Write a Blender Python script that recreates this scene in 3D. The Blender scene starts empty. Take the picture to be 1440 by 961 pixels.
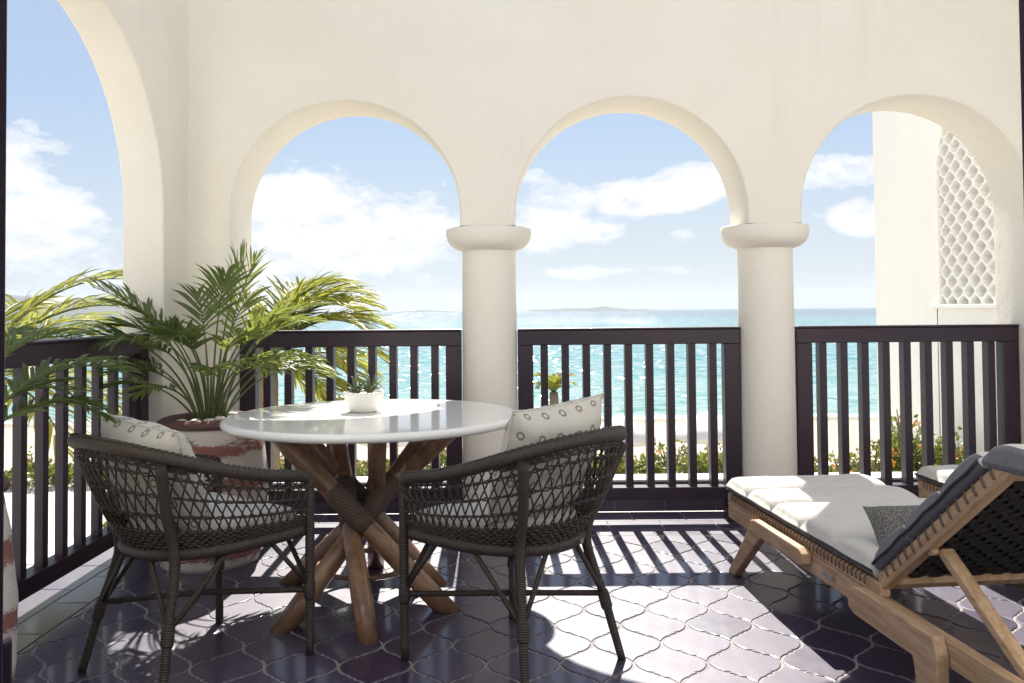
import bpy, math, random
from mathutils import Vector, Matrix, noise as mnoise
R = math.radians
PI = math.pi
random.seed(7)
sc = bpy.context.scene
COL = sc.collection

# ---------------------------------------------------------------- camera
cam_data = bpy.data.cameras.new('camera')
cam = bpy.data.objects.new('camera', cam_data)
COL.objects.link(cam)
cam.location = (0, 0, 1.2)
cam.rotation_euler = (Matrix.Rotation(R(90 + 1.5), 3, 'X') @ Matrix.Rotation(R(-0.5), 3, 'Z')).to_euler()
cam_data.sensor_width = 36
cam_data.lens = 30.0
cam_data.shift_y = -0.0520
cam_data.clip_start = 0.05
cam_data.clip_end = 80000
sc.camera = cam

# ---------------------------------------------------------------- light
SUN_EL, SUN_AZ = 45.0, -1.3          # azimuth from +Y, positive to the right
sun_d = bpy.data.lights.new('sun', 'SUN')
sun_d.energy = 4.5
sun_d.angle = R(0.5)
sun_d.color = (1.0, 0.95, 0.87)
sun = bpy.data.objects.new('sun', sun_d)
COL.objects.link(sun)
to_sun = Vector((math.sin(R(SUN_AZ)) * math.cos(R(SUN_EL)), math.cos(R(SUN_AZ)) * math.cos(R(SUN_EL)), math.sin(R(SUN_EL))))
sun.rotation_euler = to_sun.to_track_quat('Z', 'Y').to_euler()
sun.location = (0, 20, 30)

world = bpy.data.worlds.new('World')
sc.world = world
world.use_nodes = True

sc.view_settings.view_transform = 'Standard'
sc.view_settings.look = 'None'
sc.view_settings.gamma = 1.0
sc.view_settings.exposure = 1.15
sc.view_settings.use_curve_mapping = False
sc.render.engine = 'CYCLES'
sc.cycles.use_denoising = True
sc.cycles.max_bounces = 6
sc.cycles.diffuse_bounces = 4
sc.cycles.glossy_bounces = 4
sc.cycles.sample_clamp_indirect = 6.0
sc.cycles.caustics_reflective = False
sc.cycles.caustics_refractive = False


# ---------------------------------------------------------------- node helpers
class NT:
    def __init__(self, tree):
        self.t = tree
        self.n = tree.nodes
        self.l = tree.links

    def new(self, kind, **kw):
        nd = self.n.new(kind)
        for k, v in kw.items():
            setattr(nd, k, v)
        return nd

    def put(self, sock, v):
        if v is None:
            return
        if hasattr(v, 'is_output') or isinstance(v, bpy.types.NodeSocket):
            self.l.new(v, sock)
        else:
            sock.default_value = v

    def m(self, op, a, b=None, c=None, clamp=False):
        nd = self.new('ShaderNodeMath', operation=op)
        nd.use_clamp = clamp
        self.put(nd.inputs[0], a)
        if b is not None:
            self.put(nd.inputs[1], b)
        if c is not None:
            self.put(nd.inputs[2], c)
        return nd.outputs[0]

    def mix(self, fac, a, b):
        nd = self.new('ShaderNodeMix', data_type='RGBA')
        self.put(nd.inputs[0], fac)
        self.put(nd.inputs[6], a)
        self.put(nd.inputs[7], b)
        return nd.outputs[2]

    def ramp(self, fac, stops):
        nd = self.new('ShaderNodeMapRange')
        nd.interpolation_type = 'SMOOTHSTEP'
        self.put(nd.inputs[0], fac)
        nd.inputs[1].default_value, nd.inputs[2].default_value = stops[0], stops[1]
        nd.inputs[3].default_value, nd.inputs[4].default_value = (stops[2], stops[3]) if len(stops) > 2 else (0, 1)
        return nd.outputs[0]

    def noise(self, vec, scale, detail=4, rough=0.5, dist=0.0):
        nd = self.new('ShaderNodeTexNoise')
        self.put(nd.inputs['Vector'], vec)
        nd.inputs['Scale'].default_value = scale
        nd.inputs['Detail'].default_value = detail
        nd.inputs['Roughness'].default_value = rough
        nd.inputs['Distortion'].default_value = dist
        return nd.outputs[0]

    def sep(self, vec):
        nd = self.new('ShaderNodeSeparateXYZ')
        self.put(nd.inputs[0], vec)
        return nd.outputs

    def comb(self, x, y, z):
        nd = self.new('ShaderNodeCombineXYZ')
        for i, v in enumerate((x, y, z)):
            self.put(nd.inputs[i], v)
        return nd.outputs[0]

    def scale(self, vec, s):
        nd = self.new('ShaderNodeVectorMath', operation='MULTIPLY')
        self.put(nd.inputs[0], vec)
        nd.inputs[1].default_value = s
        return nd.outputs[0]

    def bump(self, h, strength, dist):
        nd = self.new('ShaderNodeBump')
        nd.inputs['Strength'].default_value = strength
        nd.inputs['Distance'].default_value = dist
        self.put(nd.inputs['Height'], h)
        return nd.outputs[0]


def c4(c):
    return (c[0], c[1], c[2], 1.0)


MATS = {}


def material(name, build):
    m = bpy.data.materials.new(name)
    m.use_nodes = True
    nt = NT(m.node_tree)
    p = nt.n['Principled BSDF']
    build(nt, p)
    MATS[name] = m
    return m


def coords(nt, kind='Object'):
    return nt.new('ShaderNodeTexCoord').outputs[kind]


def obj_random(nt):
    return nt.new('ShaderNodeObjectInfo').outputs['Random']


def simple(name, col, rough=0.6, var=0.12, nscale=6.0, bump=0.0, bscale=60.0, bdist=0.002, rnd=0.0, spec=0.5, coat=0.0, coat_r=0.1, stretch=None):
    def b(nt, p):
        v = coords(nt)
        if stretch:
            v = nt.scale(v, stretch)
        n = nt.noise(v, nscale, 5, 0.6)
        k = nt.m('MULTIPLY_ADD', n, var * 2, 1 - var)
        if rnd:
            k = nt.m('MULTIPLY', k, nt.m('MULTIPLY_ADD', obj_random(nt), rnd * 2, 1 - rnd))
        mx = nt.new('ShaderNodeVectorMath', operation='SCALE')
        mx.inputs[0].default_value = col
        nt.put(mx.inputs['Scale'], k)
        nt.l.new(mx.outputs[0], p.inputs['Base Color'])
        p.inputs['Roughness'].default_value = rough
        p.inputs['Specular IOR Level'].default_value = spec
        p.inputs['Coat Weight'].default_value = coat
        p.inputs['Coat Roughness'].default_value = coat_r
        if bump:
            h = nt.noise(v, bscale, 3, 0.6)
            nt.l.new(nt.bump(h, bump, bdist), p.inputs['Normal'])
    return material(name, b)


def m_plaster(nt, p):
    v = coords(nt)
    a = nt.noise(v, 1.3, 6, 0.6)
    b = nt.noise(v, 9.0, 4, 0.6)
    col = nt.mix(nt.ramp(a, (0.35, 0.7)), c4((0.83, 0.785, 0.695)), c4((0.87, 0.83, 0.745)))
    col = nt.mix(nt.m('MULTIPLY', nt.ramp(b, (0.62, 0.75)), 0.25), col, c4((0.76, 0.71, 0.62)))
    streak = nt.ramp(nt.noise(nt.scale(v, (5.0, 5.0, 0.5)), 1.0, 5, 0.65), (0.58, 0.80, 0.0, 0.30))
    col = nt.mix(streak, col, c4((0.70, 0.655, 0.565)))
    nt.l.new(col, p.inputs['Base Color'])
    p.inputs['Roughness'].default_value = 0.75
    p.inputs['Specular IOR Level'].default_value = 0.25
    h = nt.m('ADD', nt.m('MULTIPLY', nt.noise(v, 5.0, 4, 0.6), 1.0), nt.m('MULTIPLY', nt.noise(v, 90.0, 3, 0.7), 0.12))
    nt.l.new(nt.bump(h, 0.32, 0.026), p.inputs['Normal'])


material('plaster', m_plaster)
simple('white_plaster', (0.87, 0.855, 0.82), 0.7, 0.05, 2.0, 0.2, 50, 0.004, spec=0.25)


def m_tile(nt, p):
    v = coords(nt)
    r = obj_random(nt)
    n = nt.noise(v, 7.0, 4, 0.6)
    base = nt.mix(r, c4((0.031, 0.014, 0.055)), c4((0.050, 0.032, 0.080)))
    base = nt.mix(nt.ramp(n, (0.45, 0.75, 0, 0.6)), base, c4((0.054, 0.042, 0.072)))
    nt.l.new(base, p.inputs['Base Color'])
    rough = nt.m('ADD', nt.m('MULTIPLY', nt.noise(v, 11.0, 4, 0.6), 0.14), nt.m('MULTIPLY_ADD', r, 0.16, 0.34))
    nt.l.new(rough, p.inputs['Roughness'])
    p.inputs['Specular IOR Level'].default_value = 0.95
    p.inputs['Coat Weight'].default_value = 0.6
    p.inputs['Coat Roughness'].default_value = 0.11
    p.inputs['Coat IOR'].default_value = 1.5
    h = nt.m('ADD', nt.noise(v, 6.0, 2, 0.5), nt.m('MULTIPLY', nt.noise(v, 60.0, 3, 0.6), 0.04))
    nt.l.new(nt.bump(h, 0.35, 0.006), p.inputs['Normal'])


material('tile_glaze', m_tile)
simple('grout', (0.31, 0.29, 0.285), 0.9, 0.45, 5, 0.3, 120)
simple('rail_paint', (0.026, 0.012, 0.025), 0.40, 0.35, 4, 0.15, 25, 0.002, stretch=(1, 1, 0.15))
simple('door_paint', (0.022, 0.010, 0.022), 0.75, 0.2, 5, spec=0.2)
def m_table(nt, p):
    v = coords(nt)
    n = nt.noise(v, 4.0, 6, 0.65, 0.5)
    f = nt.noise(v, 120.0, 2, 0.6)
    col = nt.mix(n, c4((0.88, 0.87, 0.845)), c4((0.89, 0.88, 0.86)))
    col = nt.mix(nt.ramp(f, (0.62, 0.72, 0, 0.18)), col, c4((0.55, 0.53, 0.50)))
    nt.l.new(col, p.inputs['Base Color'])
    nt.l.new(nt.m('MULTIPLY_ADD', nt.ramp(n, (0.35, 0.7)), 0.05, 0.06), p.inputs['Roughness'])
    p.inputs['Specular IOR Level'].default_value = 0.5


material('table_white', m_table)
simple('ceramic_white', (0.74, 0.72, 0.66), 0.45, 0.06, 20, 0.2, 40)
simple('pebble', (0.72, 0.70, 0.66), 0.6, 0.1, 15, rnd=0.15)
simple('soil', (0.035, 0.024, 0.018), 0.95, 0.4, 40, 0.6, 80, 0.01)
simple('metal_plate', (0.25, 0.25, 0.26), 0.35, 0.1, 10)
simple('tag_red', (0.35, 0.04, 0.04), 0.5, 0.1, 10)
simple('black_mesh', (0.018, 0.016, 0.017), 0.8, 0.4, 60, 0.8, 160, 0.006)
simple('piping', (0.045, 0.042, 0.048), 0.8, 0.2, 30)
simple('rope', (0.15, 0.10, 0.068), 0.8, 0.25, 60)
simple('rock', (0.105, 0.115, 0.120), 0.9, 0.25, 0.02, 0.5, 0.05, 8)
simple('canvas_white', (0.82, 0.79, 0.72), 0.8, 0.05, 3)


def m_wood(col_a, col_b, rough, coat, axis_scale, sc_=1.0, uv=False):
    def b(nt, p):
        v = coords(nt, 'UV' if uv else 'Object')
        v = nt.scale(v, axis_scale)
        n = nt.noise(v, 10 * sc_, 6, 0.65, 0.6)
        n2 = nt.noise(v, 45 * sc_, 3, 0.6)
        col = nt.mix(nt.ramp(n, (0.35, 0.68)), c4(col_a), c4(col_b))
        col = nt.mix(nt.m('MULTIPLY', nt.ramp(n2, (0.5, 0.72)), 0.45), col, c4(tuple(x * 0.45 for x in col_a)))
        nt.l.new(col, p.inputs['Base Color'])
        p.inputs['Roughness'].default_value = rough
        p.inputs['Coat Weight'].default_value = coat
        p.inputs['Coat Roughness'].default_value = 0.25
        nt.l.new(nt.bump(n2, 0.25, 0.002), p.inputs['Normal'])
    return b


material('teak', m_wood((0.42, 0.265, 0.155), (0.58, 0.405, 0.265), 0.6, 0.0, (0.35, 4.0, 4.0)))
material('pole_wood', m_wood((0.215, 0.112, 0.058), (0.385, 0.220, 0.122), 0.36, 0.45, (0.8, 0.9, 1.0), 1.2, True))


def m_reed(nt, p):
    # wrapped reed: fine ridges along the tube (uv.x is metres along it)
    uv = nt.sep(coords(nt, 'UV'))
    ridge = nt.m('ABSOLUTE', nt.m('SINE', nt.m('MULTIPLY', uv[0], PI / 0.0075)))
    v = coords(nt)
    n = nt.noise(v, 40, 3, 0.6)
    col = nt.mix(n, c4((0.036, 0.026, 0.020)), c4((0.070, 0.051, 0.040)))
    col = nt.mix(nt.ramp(ridge, (0.0, 0.35, 0.65, 0.0)), col, c4((0.012, 0.010, 0.009)))
    nt.l.new(col, p.inputs['Base Color'])
    p.inputs['Roughness'].default_value = 0.5
    nt.l.new(nt.bump(ridge, 0.9, 0.0022), p.inputs['Normal'])


material('wrapped_reed', m_reed)
simple('wicker', (0.042, 0.031, 0.024), 0.5, 0.35, 30)


def m_strap(nt, p):
    uv = nt.sep(coords(nt, 'UV'))
    a = nt.m('SINE', nt.m('MULTIPLY', nt.m('ADD', uv[0], uv[1]), PI / 0.011))
    b = nt.m('SINE', nt.m('MULTIPLY', nt.m('SUBTRACT', uv[0], uv[1]), PI / 0.011))
    w = nt.m('MULTIPLY', a, b)
    col = nt.mix(nt.ramp(w, (-0.5, 0.6)), c4((0.075, 0.050, 0.036)), c4((0.22, 0.155, 0.112)))
    nt.l.new(col, p.inputs['Base Color'])
    p.inputs['Roughness'].default_value = 0.7
    nt.l.new(nt.bump(w, 0.6, 0.002), p.inputs['Normal'])


material('woven_strap', m_strap)


def m_fabric(col, weave=900.0, mott=0.08):
    def b(nt, p):
        v = coords(nt)
        n = nt.noise(v, 5, 5, 0.6)
        f = nt.noise(v, 260, 2, 0.7)
        k = nt.m('MULTIPLY_ADD', n, mott * 2, 1 - mott)
        k = nt.m('MULTIPLY', k, nt.m('MULTIPLY_ADD', f, 0.24, 0.88))
        mx = nt.new('ShaderNodeVectorMath', operation='SCALE')
        mx.inputs[0].default_value = col
        nt.put(mx.inputs['Scale'], k)
        nt.l.new(mx.outputs[0], p.inputs['Base Color'])
        p.inputs['Roughness'].default_value = 0.9
        p.inputs['Sheen Weight'].default_value = 0.25
        p.inputs['Specular IOR Level'].default_value = 0.2
        h = nt.m('ADD', nt.m('MULTIPLY', nt.noise(nt.scale(v, (1, 0.45, 1)), 13, 4, 0.55, 0.9), 1.0), nt.m('MULTIPLY', f, 0.10))
        nt.l.new(nt.bump(h, 0.5, 0.012), p.inputs['Normal'])
    return b


material('cushion_fabric', m_fabric((0.57, 0.545, 0.51)))
material('border_fabric', m_fabric((0.115, 0.112, 0.135)))
material('seat_fabric', m_fabric((0.56, 0.54, 0.51)))


def m_flower(nt, p):
    uv = nt.sep(coords(nt, 'UV'))
    N = 12.2
    y = nt.m('MULTIPLY', uv[1], N)
    row = nt.m('FLOOR', y)
    x = nt.m('ADD', nt.m('MULTIPLY', uv[0], N), nt.m('MULTIPLY', nt.m('MODULO', row, 2.0), 0.5))
    fx = nt.m('SUBTRACT', nt.m('FRACT', x), 0.5)
    fy = nt.m('SUBTRACT', nt.m('FRACT', y), 0.5)
    r = nt.m('SQRT', nt.m('ADD', nt.m('MULTIPLY', fx, fx), nt.m('MULTIPLY', fy, fy)))
    ang = nt.m('ARCTAN2', fy, fx)
    pet = nt.m('COSINE', nt.m('MULTIPLY', ang, 8.0))
    edge = nt.m('MULTIPLY_ADD', pet, 0.016, 0.200)
    inside = nt.ramp(nt.m('SUBTRACT', edge, r), (0.0, 0.03))
    hole = nt.ramp(r, (0.075, 0.115))
    v = coords(nt)
    worn = nt.ramp(nt.noise(v, 55, 3, 0.6), (0.30, 0.45, 0.6, 1.0))
    mask = nt.m('MULTIPLY', nt.m('MULTIPLY', inside, hole), nt.m('MULTIPLY', worn, 0.85))
    base = nt.mix(nt.noise(v, 9, 4, 0.6), c4((0.56, 0.525, 0.47)), c4((0.66, 0.63, 0.575)))
    col = nt.mix(mask, base, c4((0.17, 0.145, 0.125)))
    nt.l.new(col, p.inputs['Base Color'])
    p.inputs['Roughness'].default_value = 0.9
    p.inputs['Specular IOR Level'].default_value = 0.2
    h = nt.m('ADD', nt.m('MULTIPLY', nt.noise(v, 11, 3, 0.55, 0.8), 1.0), nt.m('MULTIPLY', nt.noise(v, 300, 2, 0.6), 0.06))
    nt.l.new(nt.bump(h, 0.5, 0.014), p.inputs['Normal'])


material('flower_fabric', m_flower)


def m_speckle(nt, p):
    uv = coords(nt, 'UV')
    w = nt.new('ShaderNodeTexVoronoi')
    w.inputs['Scale'].default_value = 42
    nt.l.new(uv, w.inputs['Vector'])
    n = nt.noise(uv, 300, 2, 0.6, 1.2)
    col = nt.mix(nt.ramp(n, (0.44, 0.56)), c4((0.030, 0.029, 0.031)), c4((0.26, 0.25, 0.24)))
    nt.l.new(col, p.inputs['Base Color'])
    p.inputs['Roughness'].default_value = 0.9
    nt.l.new(nt.bump(n, 0.5, 0.004), p.inputs['Normal'])


material('speckled_fabric', m_speckle)


def m_pot(nt, p):
    v = coords(nt)
    s = nt.sep(v)
    wob = nt.noise(nt.scale(v, (2.2, 2.2, 5.0)), 1.6, 5, 0.65)
    zz = nt.m('ADD', s[2], nt.m('MULTIPLY', nt.m('SUBTRACT', wob, 0.5), 0.13))
    band = nt.m('SINE', nt.m('MULTIPLY_ADD', zz, 2 * PI / 0.165, 1.9))
    patch = nt.noise(nt.scale(v, (3, 3, 9)), 3.0, 6, 0.7)
    fine = nt.noise(nt.scale(v, (9, 9, 40)), 4.0, 4, 0.75)
    k = nt.m('ADD', nt.m('MULTIPLY', band, 0.5), nt.m('ADD', nt.m('MULTIPLY', nt.m('SUBTRACT', patch, 0.5), 1.6), nt.m('MULTIPLY', nt.m('SUBTRACT', fine, 0.5), 1.3)))
    white = nt.ramp(k, (-0.34, -0.04))
    clay = nt.mix(patch, c4((0.29, 0.105, 0.088)), c4((0.40, 0.19, 0.16)))
    wash = nt.mix(fine, c4((0.68, 0.60, 0.54)), c4((0.80, 0.75, 0.69)))
    col = nt.mix(white, clay, wash)
    col = nt.mix(nt.ramp(fine, (0.66, 0.74, 0, 0.8)), col, c4((0.07, 0.05, 0.045)))
    nt.l.new(col, p.inputs['Base Color'])
    p.inputs['Roughness'].default_value = 0.9
    h = nt.m('ADD', nt.m('MULTIPLY', white, 0.5), fine)
    nt.l.new(nt.bump(h, 0.6, 0.012), p.inputs['Normal'])


material('washed_clay', m_pot)
simple('clay_rim', (0.12, 0.058, 0.055), 0.75, 0.25, 12, 0.4, 40, 0.006)


def leaf_mat(name, ca, cb, transl):
    m = bpy.data.materials.new(name)
    m.use_nodes = True
    nt = NT(m.node_tree)
    p = nt.n['Principled BSDF']
    out = nt.n['Material Output']
    v = coords(nt)
    n = nt.noise(v, 6.0, 3, 0.6)
    col = nt.mix(nt.ramp(n, (0.3, 0.7)), c4(ca), c4(cb))
    uv = nt.sep(coords(nt, 'UV'))
    col = nt.mix(nt.m('MULTIPLY', nt.ramp(uv[1], (-0.6, 0.6)), 0.35), col, c4(tuple(0.5 * x for x in cb)))
    tipn = nt.m('ADD', uv[0], nt.m('MULTIPLY', nt.m('SUBTRACT', nt.noise(v, 9.0, 2, 0.5), 0.5), 0.9))
    col = nt.mix(nt.ramp(tipn, (0.86, 1.02, 0.0, 0.85)), col, c4((0.20, 0.135, 0.06)))
    nt.l.new(col, p.inputs['Base Color'])
    p.inputs['Roughness'].default_value = 0.42
    tr = nt.new('ShaderNodeBsdfTranslucent')
    tc = nt.mix(0.5, col, c4((cb[0] * 1.9, cb[1] * 1.7, cb[2] * 0.9)))
    nt.l.new(tc, tr.inputs['Color'])
    mx = nt.new('ShaderNodeMixShader')
    mx.inputs[0].default_value = transl
    nt.l.new(p.outputs[0], mx.inputs[1])
    nt.l.new(tr.outputs[0], mx.inputs[2])
    nt.l.new(mx.outputs[0], out.inputs['Surface'])
    MATS[name] = m


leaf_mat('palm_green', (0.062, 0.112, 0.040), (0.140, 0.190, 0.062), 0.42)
leaf_mat('palm_sunlit', (0.10, 0.15, 0.036), (0.20, 0.245, 0.065), 0.5)  # palm green made paler and yellower: sunlight put into the leaf colour
leaf_mat('palm_yellow', (0.17, 0.21, 0.040), (0.29, 0.31, 0.075), 0.5)
leaf_mat('bush_green', (0.10, 0.15, 0.030), (0.20, 0.22, 0.06), 0.35)
leaf_mat('succulent_green', (0.10, 0.14, 0.06), (0.21, 0.24, 0.12), 0.2)
leaf_mat('flower_orange', (0.55, 0.20, 0.02), (0.65, 0.32, 0.05), 0.3)
simple('stem_green', (0.09, 0.12, 0.035), 0.5, 0.3, 20)
simple('trunk', (0.17, 0.13, 0.09), 0.9, 0.3, 15, 0.6, 30, 0.02)


def m_sand(nt, p):
    v = coords(nt)
    n = nt.noise(v, 0.12, 6, 0.6)
    f = nt.noise(nt.scale(v, (0.5, 1.6, 1)), 0.9, 6, 0.7)
    col = nt.mix(nt.ramp(n, (0.35, 0.65)), c4((0.44, 0.36, 0.27)), c4((0.52, 0.44, 0.345)))
    col = nt.mix(nt.ramp(f, (0.52, 0.72, 0, 0.55)), col, c4((0.33, 0.255, 0.175)))
    y = nt.sep(v)[1]
    wet = nt.ramp(nt.m('ADD', y, nt.m('MULTIPLY', n, 6.0)), (69.0, 74.0))
    col = nt.mix(wet, col, c4((0.28, 0.23, 0.17)))
    nt.l.new(col, p.inputs['Base Color'])
    p.inputs['Roughness'].default_value = 0.9
    nt.l.new(nt.bump(f, 0.8, 0.25), p.inputs['Normal'])


material('sand', m_sand)


def m_sea(nt, p):
    v = coords(nt)
    s = nt.sep(v)
    n = nt.noise(nt.scale(v, (0.010, 0.02, 1)), 1.0, 5, 0.6)
    d = nt.m('ADD', s[1], nt.m('MULTIPLY', nt.m('SUBTRACT', n, 0.5), 60))
    shallow = nt.ramp(d, (72, 170))
    deep = nt.ramp(d, (190, 1500))
    col = nt.mix(shallow, c4((0.22, 0.40, 0.36)), c4((0.060, 0.285, 0.295)))
    col = nt.mix(deep, col, c4((0.030, 0.105, 0.165)))
    foam_n = nt.noise(nt.scale(v, (0.14, 0.5, 1)), 1.0, 6, 0.65)
    edge = nt.m('ADD', s[1], nt.m('MULTIPLY', foam_n, 9.0))
    foam = nt.m('MULTIPLY', nt.ramp(edge, (82, 76)), nt.ramp(foam_n, (0.36, 0.56)))
    col = nt.mix(foam, col, c4((0.82, 0.82, 0.80)))
    nt.l.new(col, p.inputs['Base Color'])
    nt.l.new(nt.m('MULTIPLY_ADD', foam, 0.6, 0.07), p.inputs['Roughness'])
    p.inputs['IOR'].default_value = 1.33
    # wave facets: each patch of water has its own tilt
    sx = sy = None
    for scl, amp in (((0.16, 0.34, 0), 0.16), ((0.55, 1.15, 0), 0.26), ((1.7, 3.3, 0), 0.19)):
        vo = nt.new('ShaderNodeTexVoronoi')
        nt.l.new(nt.scale(v, scl), vo.inputs['Vector'])
        vo.inputs['Scale'].default_value = 1.0
        c = nt.sep(vo.outputs['Color'])
        ax = nt.m('MULTIPLY', nt.m('SUBTRACT', c[0], 0.5), amp * 1.6)
        ay = nt.m('MULTIPLY', nt.m('SUBTRACT', c[1], 0.5), amp * 2.0)
        sx = ax if sx is None else nt.m('ADD', sx, ax)
        sy = ay if sy is None else nt.m('ADD', sy, ay)
    nv = nt.new('ShaderNodeVectorMath', operation='NORMALIZE')
    nt.l.new(nt.comb(sx, sy, 1.0), nv.inputs[0])
    nt.l.new(nv.outputs[0], p.inputs['Normal'])


material('sea_water', m_sea)
simple('garden_soil', (0.62, 0.56, 0.48), 0.95, 0.25, 0.8, 0.6, 4, 0.05)


# ---------------------------------------------------------------- world: sky with clouds
def build_world():
    nt = NT(world.node_tree)
    bg = nt.n['Background']
    sky = nt.new('ShaderNodeTexSky', sky_type='NISHITA')
    sky.sun_disc = False
    sky.sun_elevation = R(SUN_EL)
    sky.sun_rotation = R(SUN_AZ)
    sky.altitude = 0
    sky.air_density = 1.0
    sky.dust_density = 0.15
    sky.ozone_density = 2.0
    d = coords(nt, 'Generated')
    s = nt.sep(d)
    az = nt.m('ARCTAN2', s[0], s[1])
    el = nt.m('ARCSINE', s[2])
    warp = nt.noise(d, 9.0, 4, 0.6)
    # puffy field: billowed noise, flatter towards the horizon
    vec = nt.comb(nt.m('MULTIPLY', az, 1.0), nt.m('MULTIPLY', el, 2.0), 0.37)
    puff = nt.noise(vec, 9.5, 9, 0.62, 0.15)
    small = nt.noise(vec, 24.0, 7, 0.62, 0.2)
    field = nt.m('ADD', nt.m('MULTIPLY', puff, 0.60), nt.m('MULTIPLY', small, 0.40))
    # cumulus banks: (azimuth, elevation, half width, half height, weight), radians
    banks = [(-.560, .165, .060, .030, .19), (-.545, .095, .075, .028, .20), (-.500, .115, .05, .02, .16),
             (-.262, .112, .105, .034, .28), (-.205, .085, .11, .03, .20), (-.235, .045, .15, .028, .15), (-.285, .15, .05, .02, .14),
             (-.085, .112, .05, .026, .20), (.035, .118, .04, .035, .20), (.05, .085, .05, .022, .14),
             (.150, .128, .060, .018, .29), (.215, .145, .04, .018, .28), (.105, .092, .026, .012, .17), (.20, .088, .018, .014, .15),
             (.085, .044, .055, .008, .17), (.165, .045, .035, .007, .15),
             (.375, .150, .05, .016, .27), (.405, .098, .035, .018, .30), (-.44, .05, .12, .03, .12)]
    pos = nt.comb(az, el, 0.0)
    bias = None
    for a0, e0, sa, se, w in banks:
        ma = nt.new('ShaderNodeVectorMath', operation='MULTIPLY_ADD')
        nt.l.new(pos, ma.inputs[0])
        ma.inputs[1].default_value = (1 / sa, 1 / se, 0)
        ma.inputs[2].default_value = (-a0 / sa, -e0 / se, 0)
        dp = nt.new('ShaderNodeVectorMath', operation='DOT_PRODUCT')
        nt.l.new(ma.outputs[0], dp.inputs[0])
        nt.l.new(ma.outputs[0], dp.inputs[1])
        g = nt.m('MAXIMUM', nt.m('MULTIPLY_ADD', dp.outputs['Value'], -w / 2.4, w), 0.0)
        bias = g if bias is None else nt.m('ADD', bias, g)
    around = nt.m('MAXIMUM', nt.ramp(el, (0.28, 0.42)), nt.ramp(nt.m('ABSOLUTE', az), (0.75, 0.95)))  # cloud cover added overhead and out of view, to brighten upward-facing surfaces
    f = nt.m('ADD', field, nt.m('MULTIPLY_ADD', around, 0.085, bias))
    mask = nt.ramp(f, (0.590, 0.648))
    core = nt.ramp(f, (0.625, 0.80))
    # a thin veil near the horizon
    low = nt.ramp(el, (0.24, 0.0, 0.0, 0.80))
    haze_up = nt.ramp(el, (1.3, 0.15, 0.25, 0.72))
    # cloud radiance in the sky texture's own units
    lit = nt.mix(core, c4((5.9, 6.4, 7.2)), c4((9.4, 9.3, 9.2)))
    shade = nt.ramp(nt.noise(vec, 17.0, 7, 0.62), (0.44, 0.60, 0.0, 0.85))
    lit = nt.mix(nt.m('MULTIPLY', shade, core), lit, c4((5.7, 6.15, 6.9)))
    col = nt.mix(haze_up, sky.outputs[0], c4((3.8, 4.6, 5.9)))
    col = nt.mix(low, col, c4((5.3, 5.7, 6.0)))
    col = nt.mix(nt.m('MULTIPLY', mask, 0.92), col, lit)
    nt.l.new(col, bg.inputs['Color'])
    bg.inputs['Strength'].default_value = 0.06


build_world()


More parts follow.
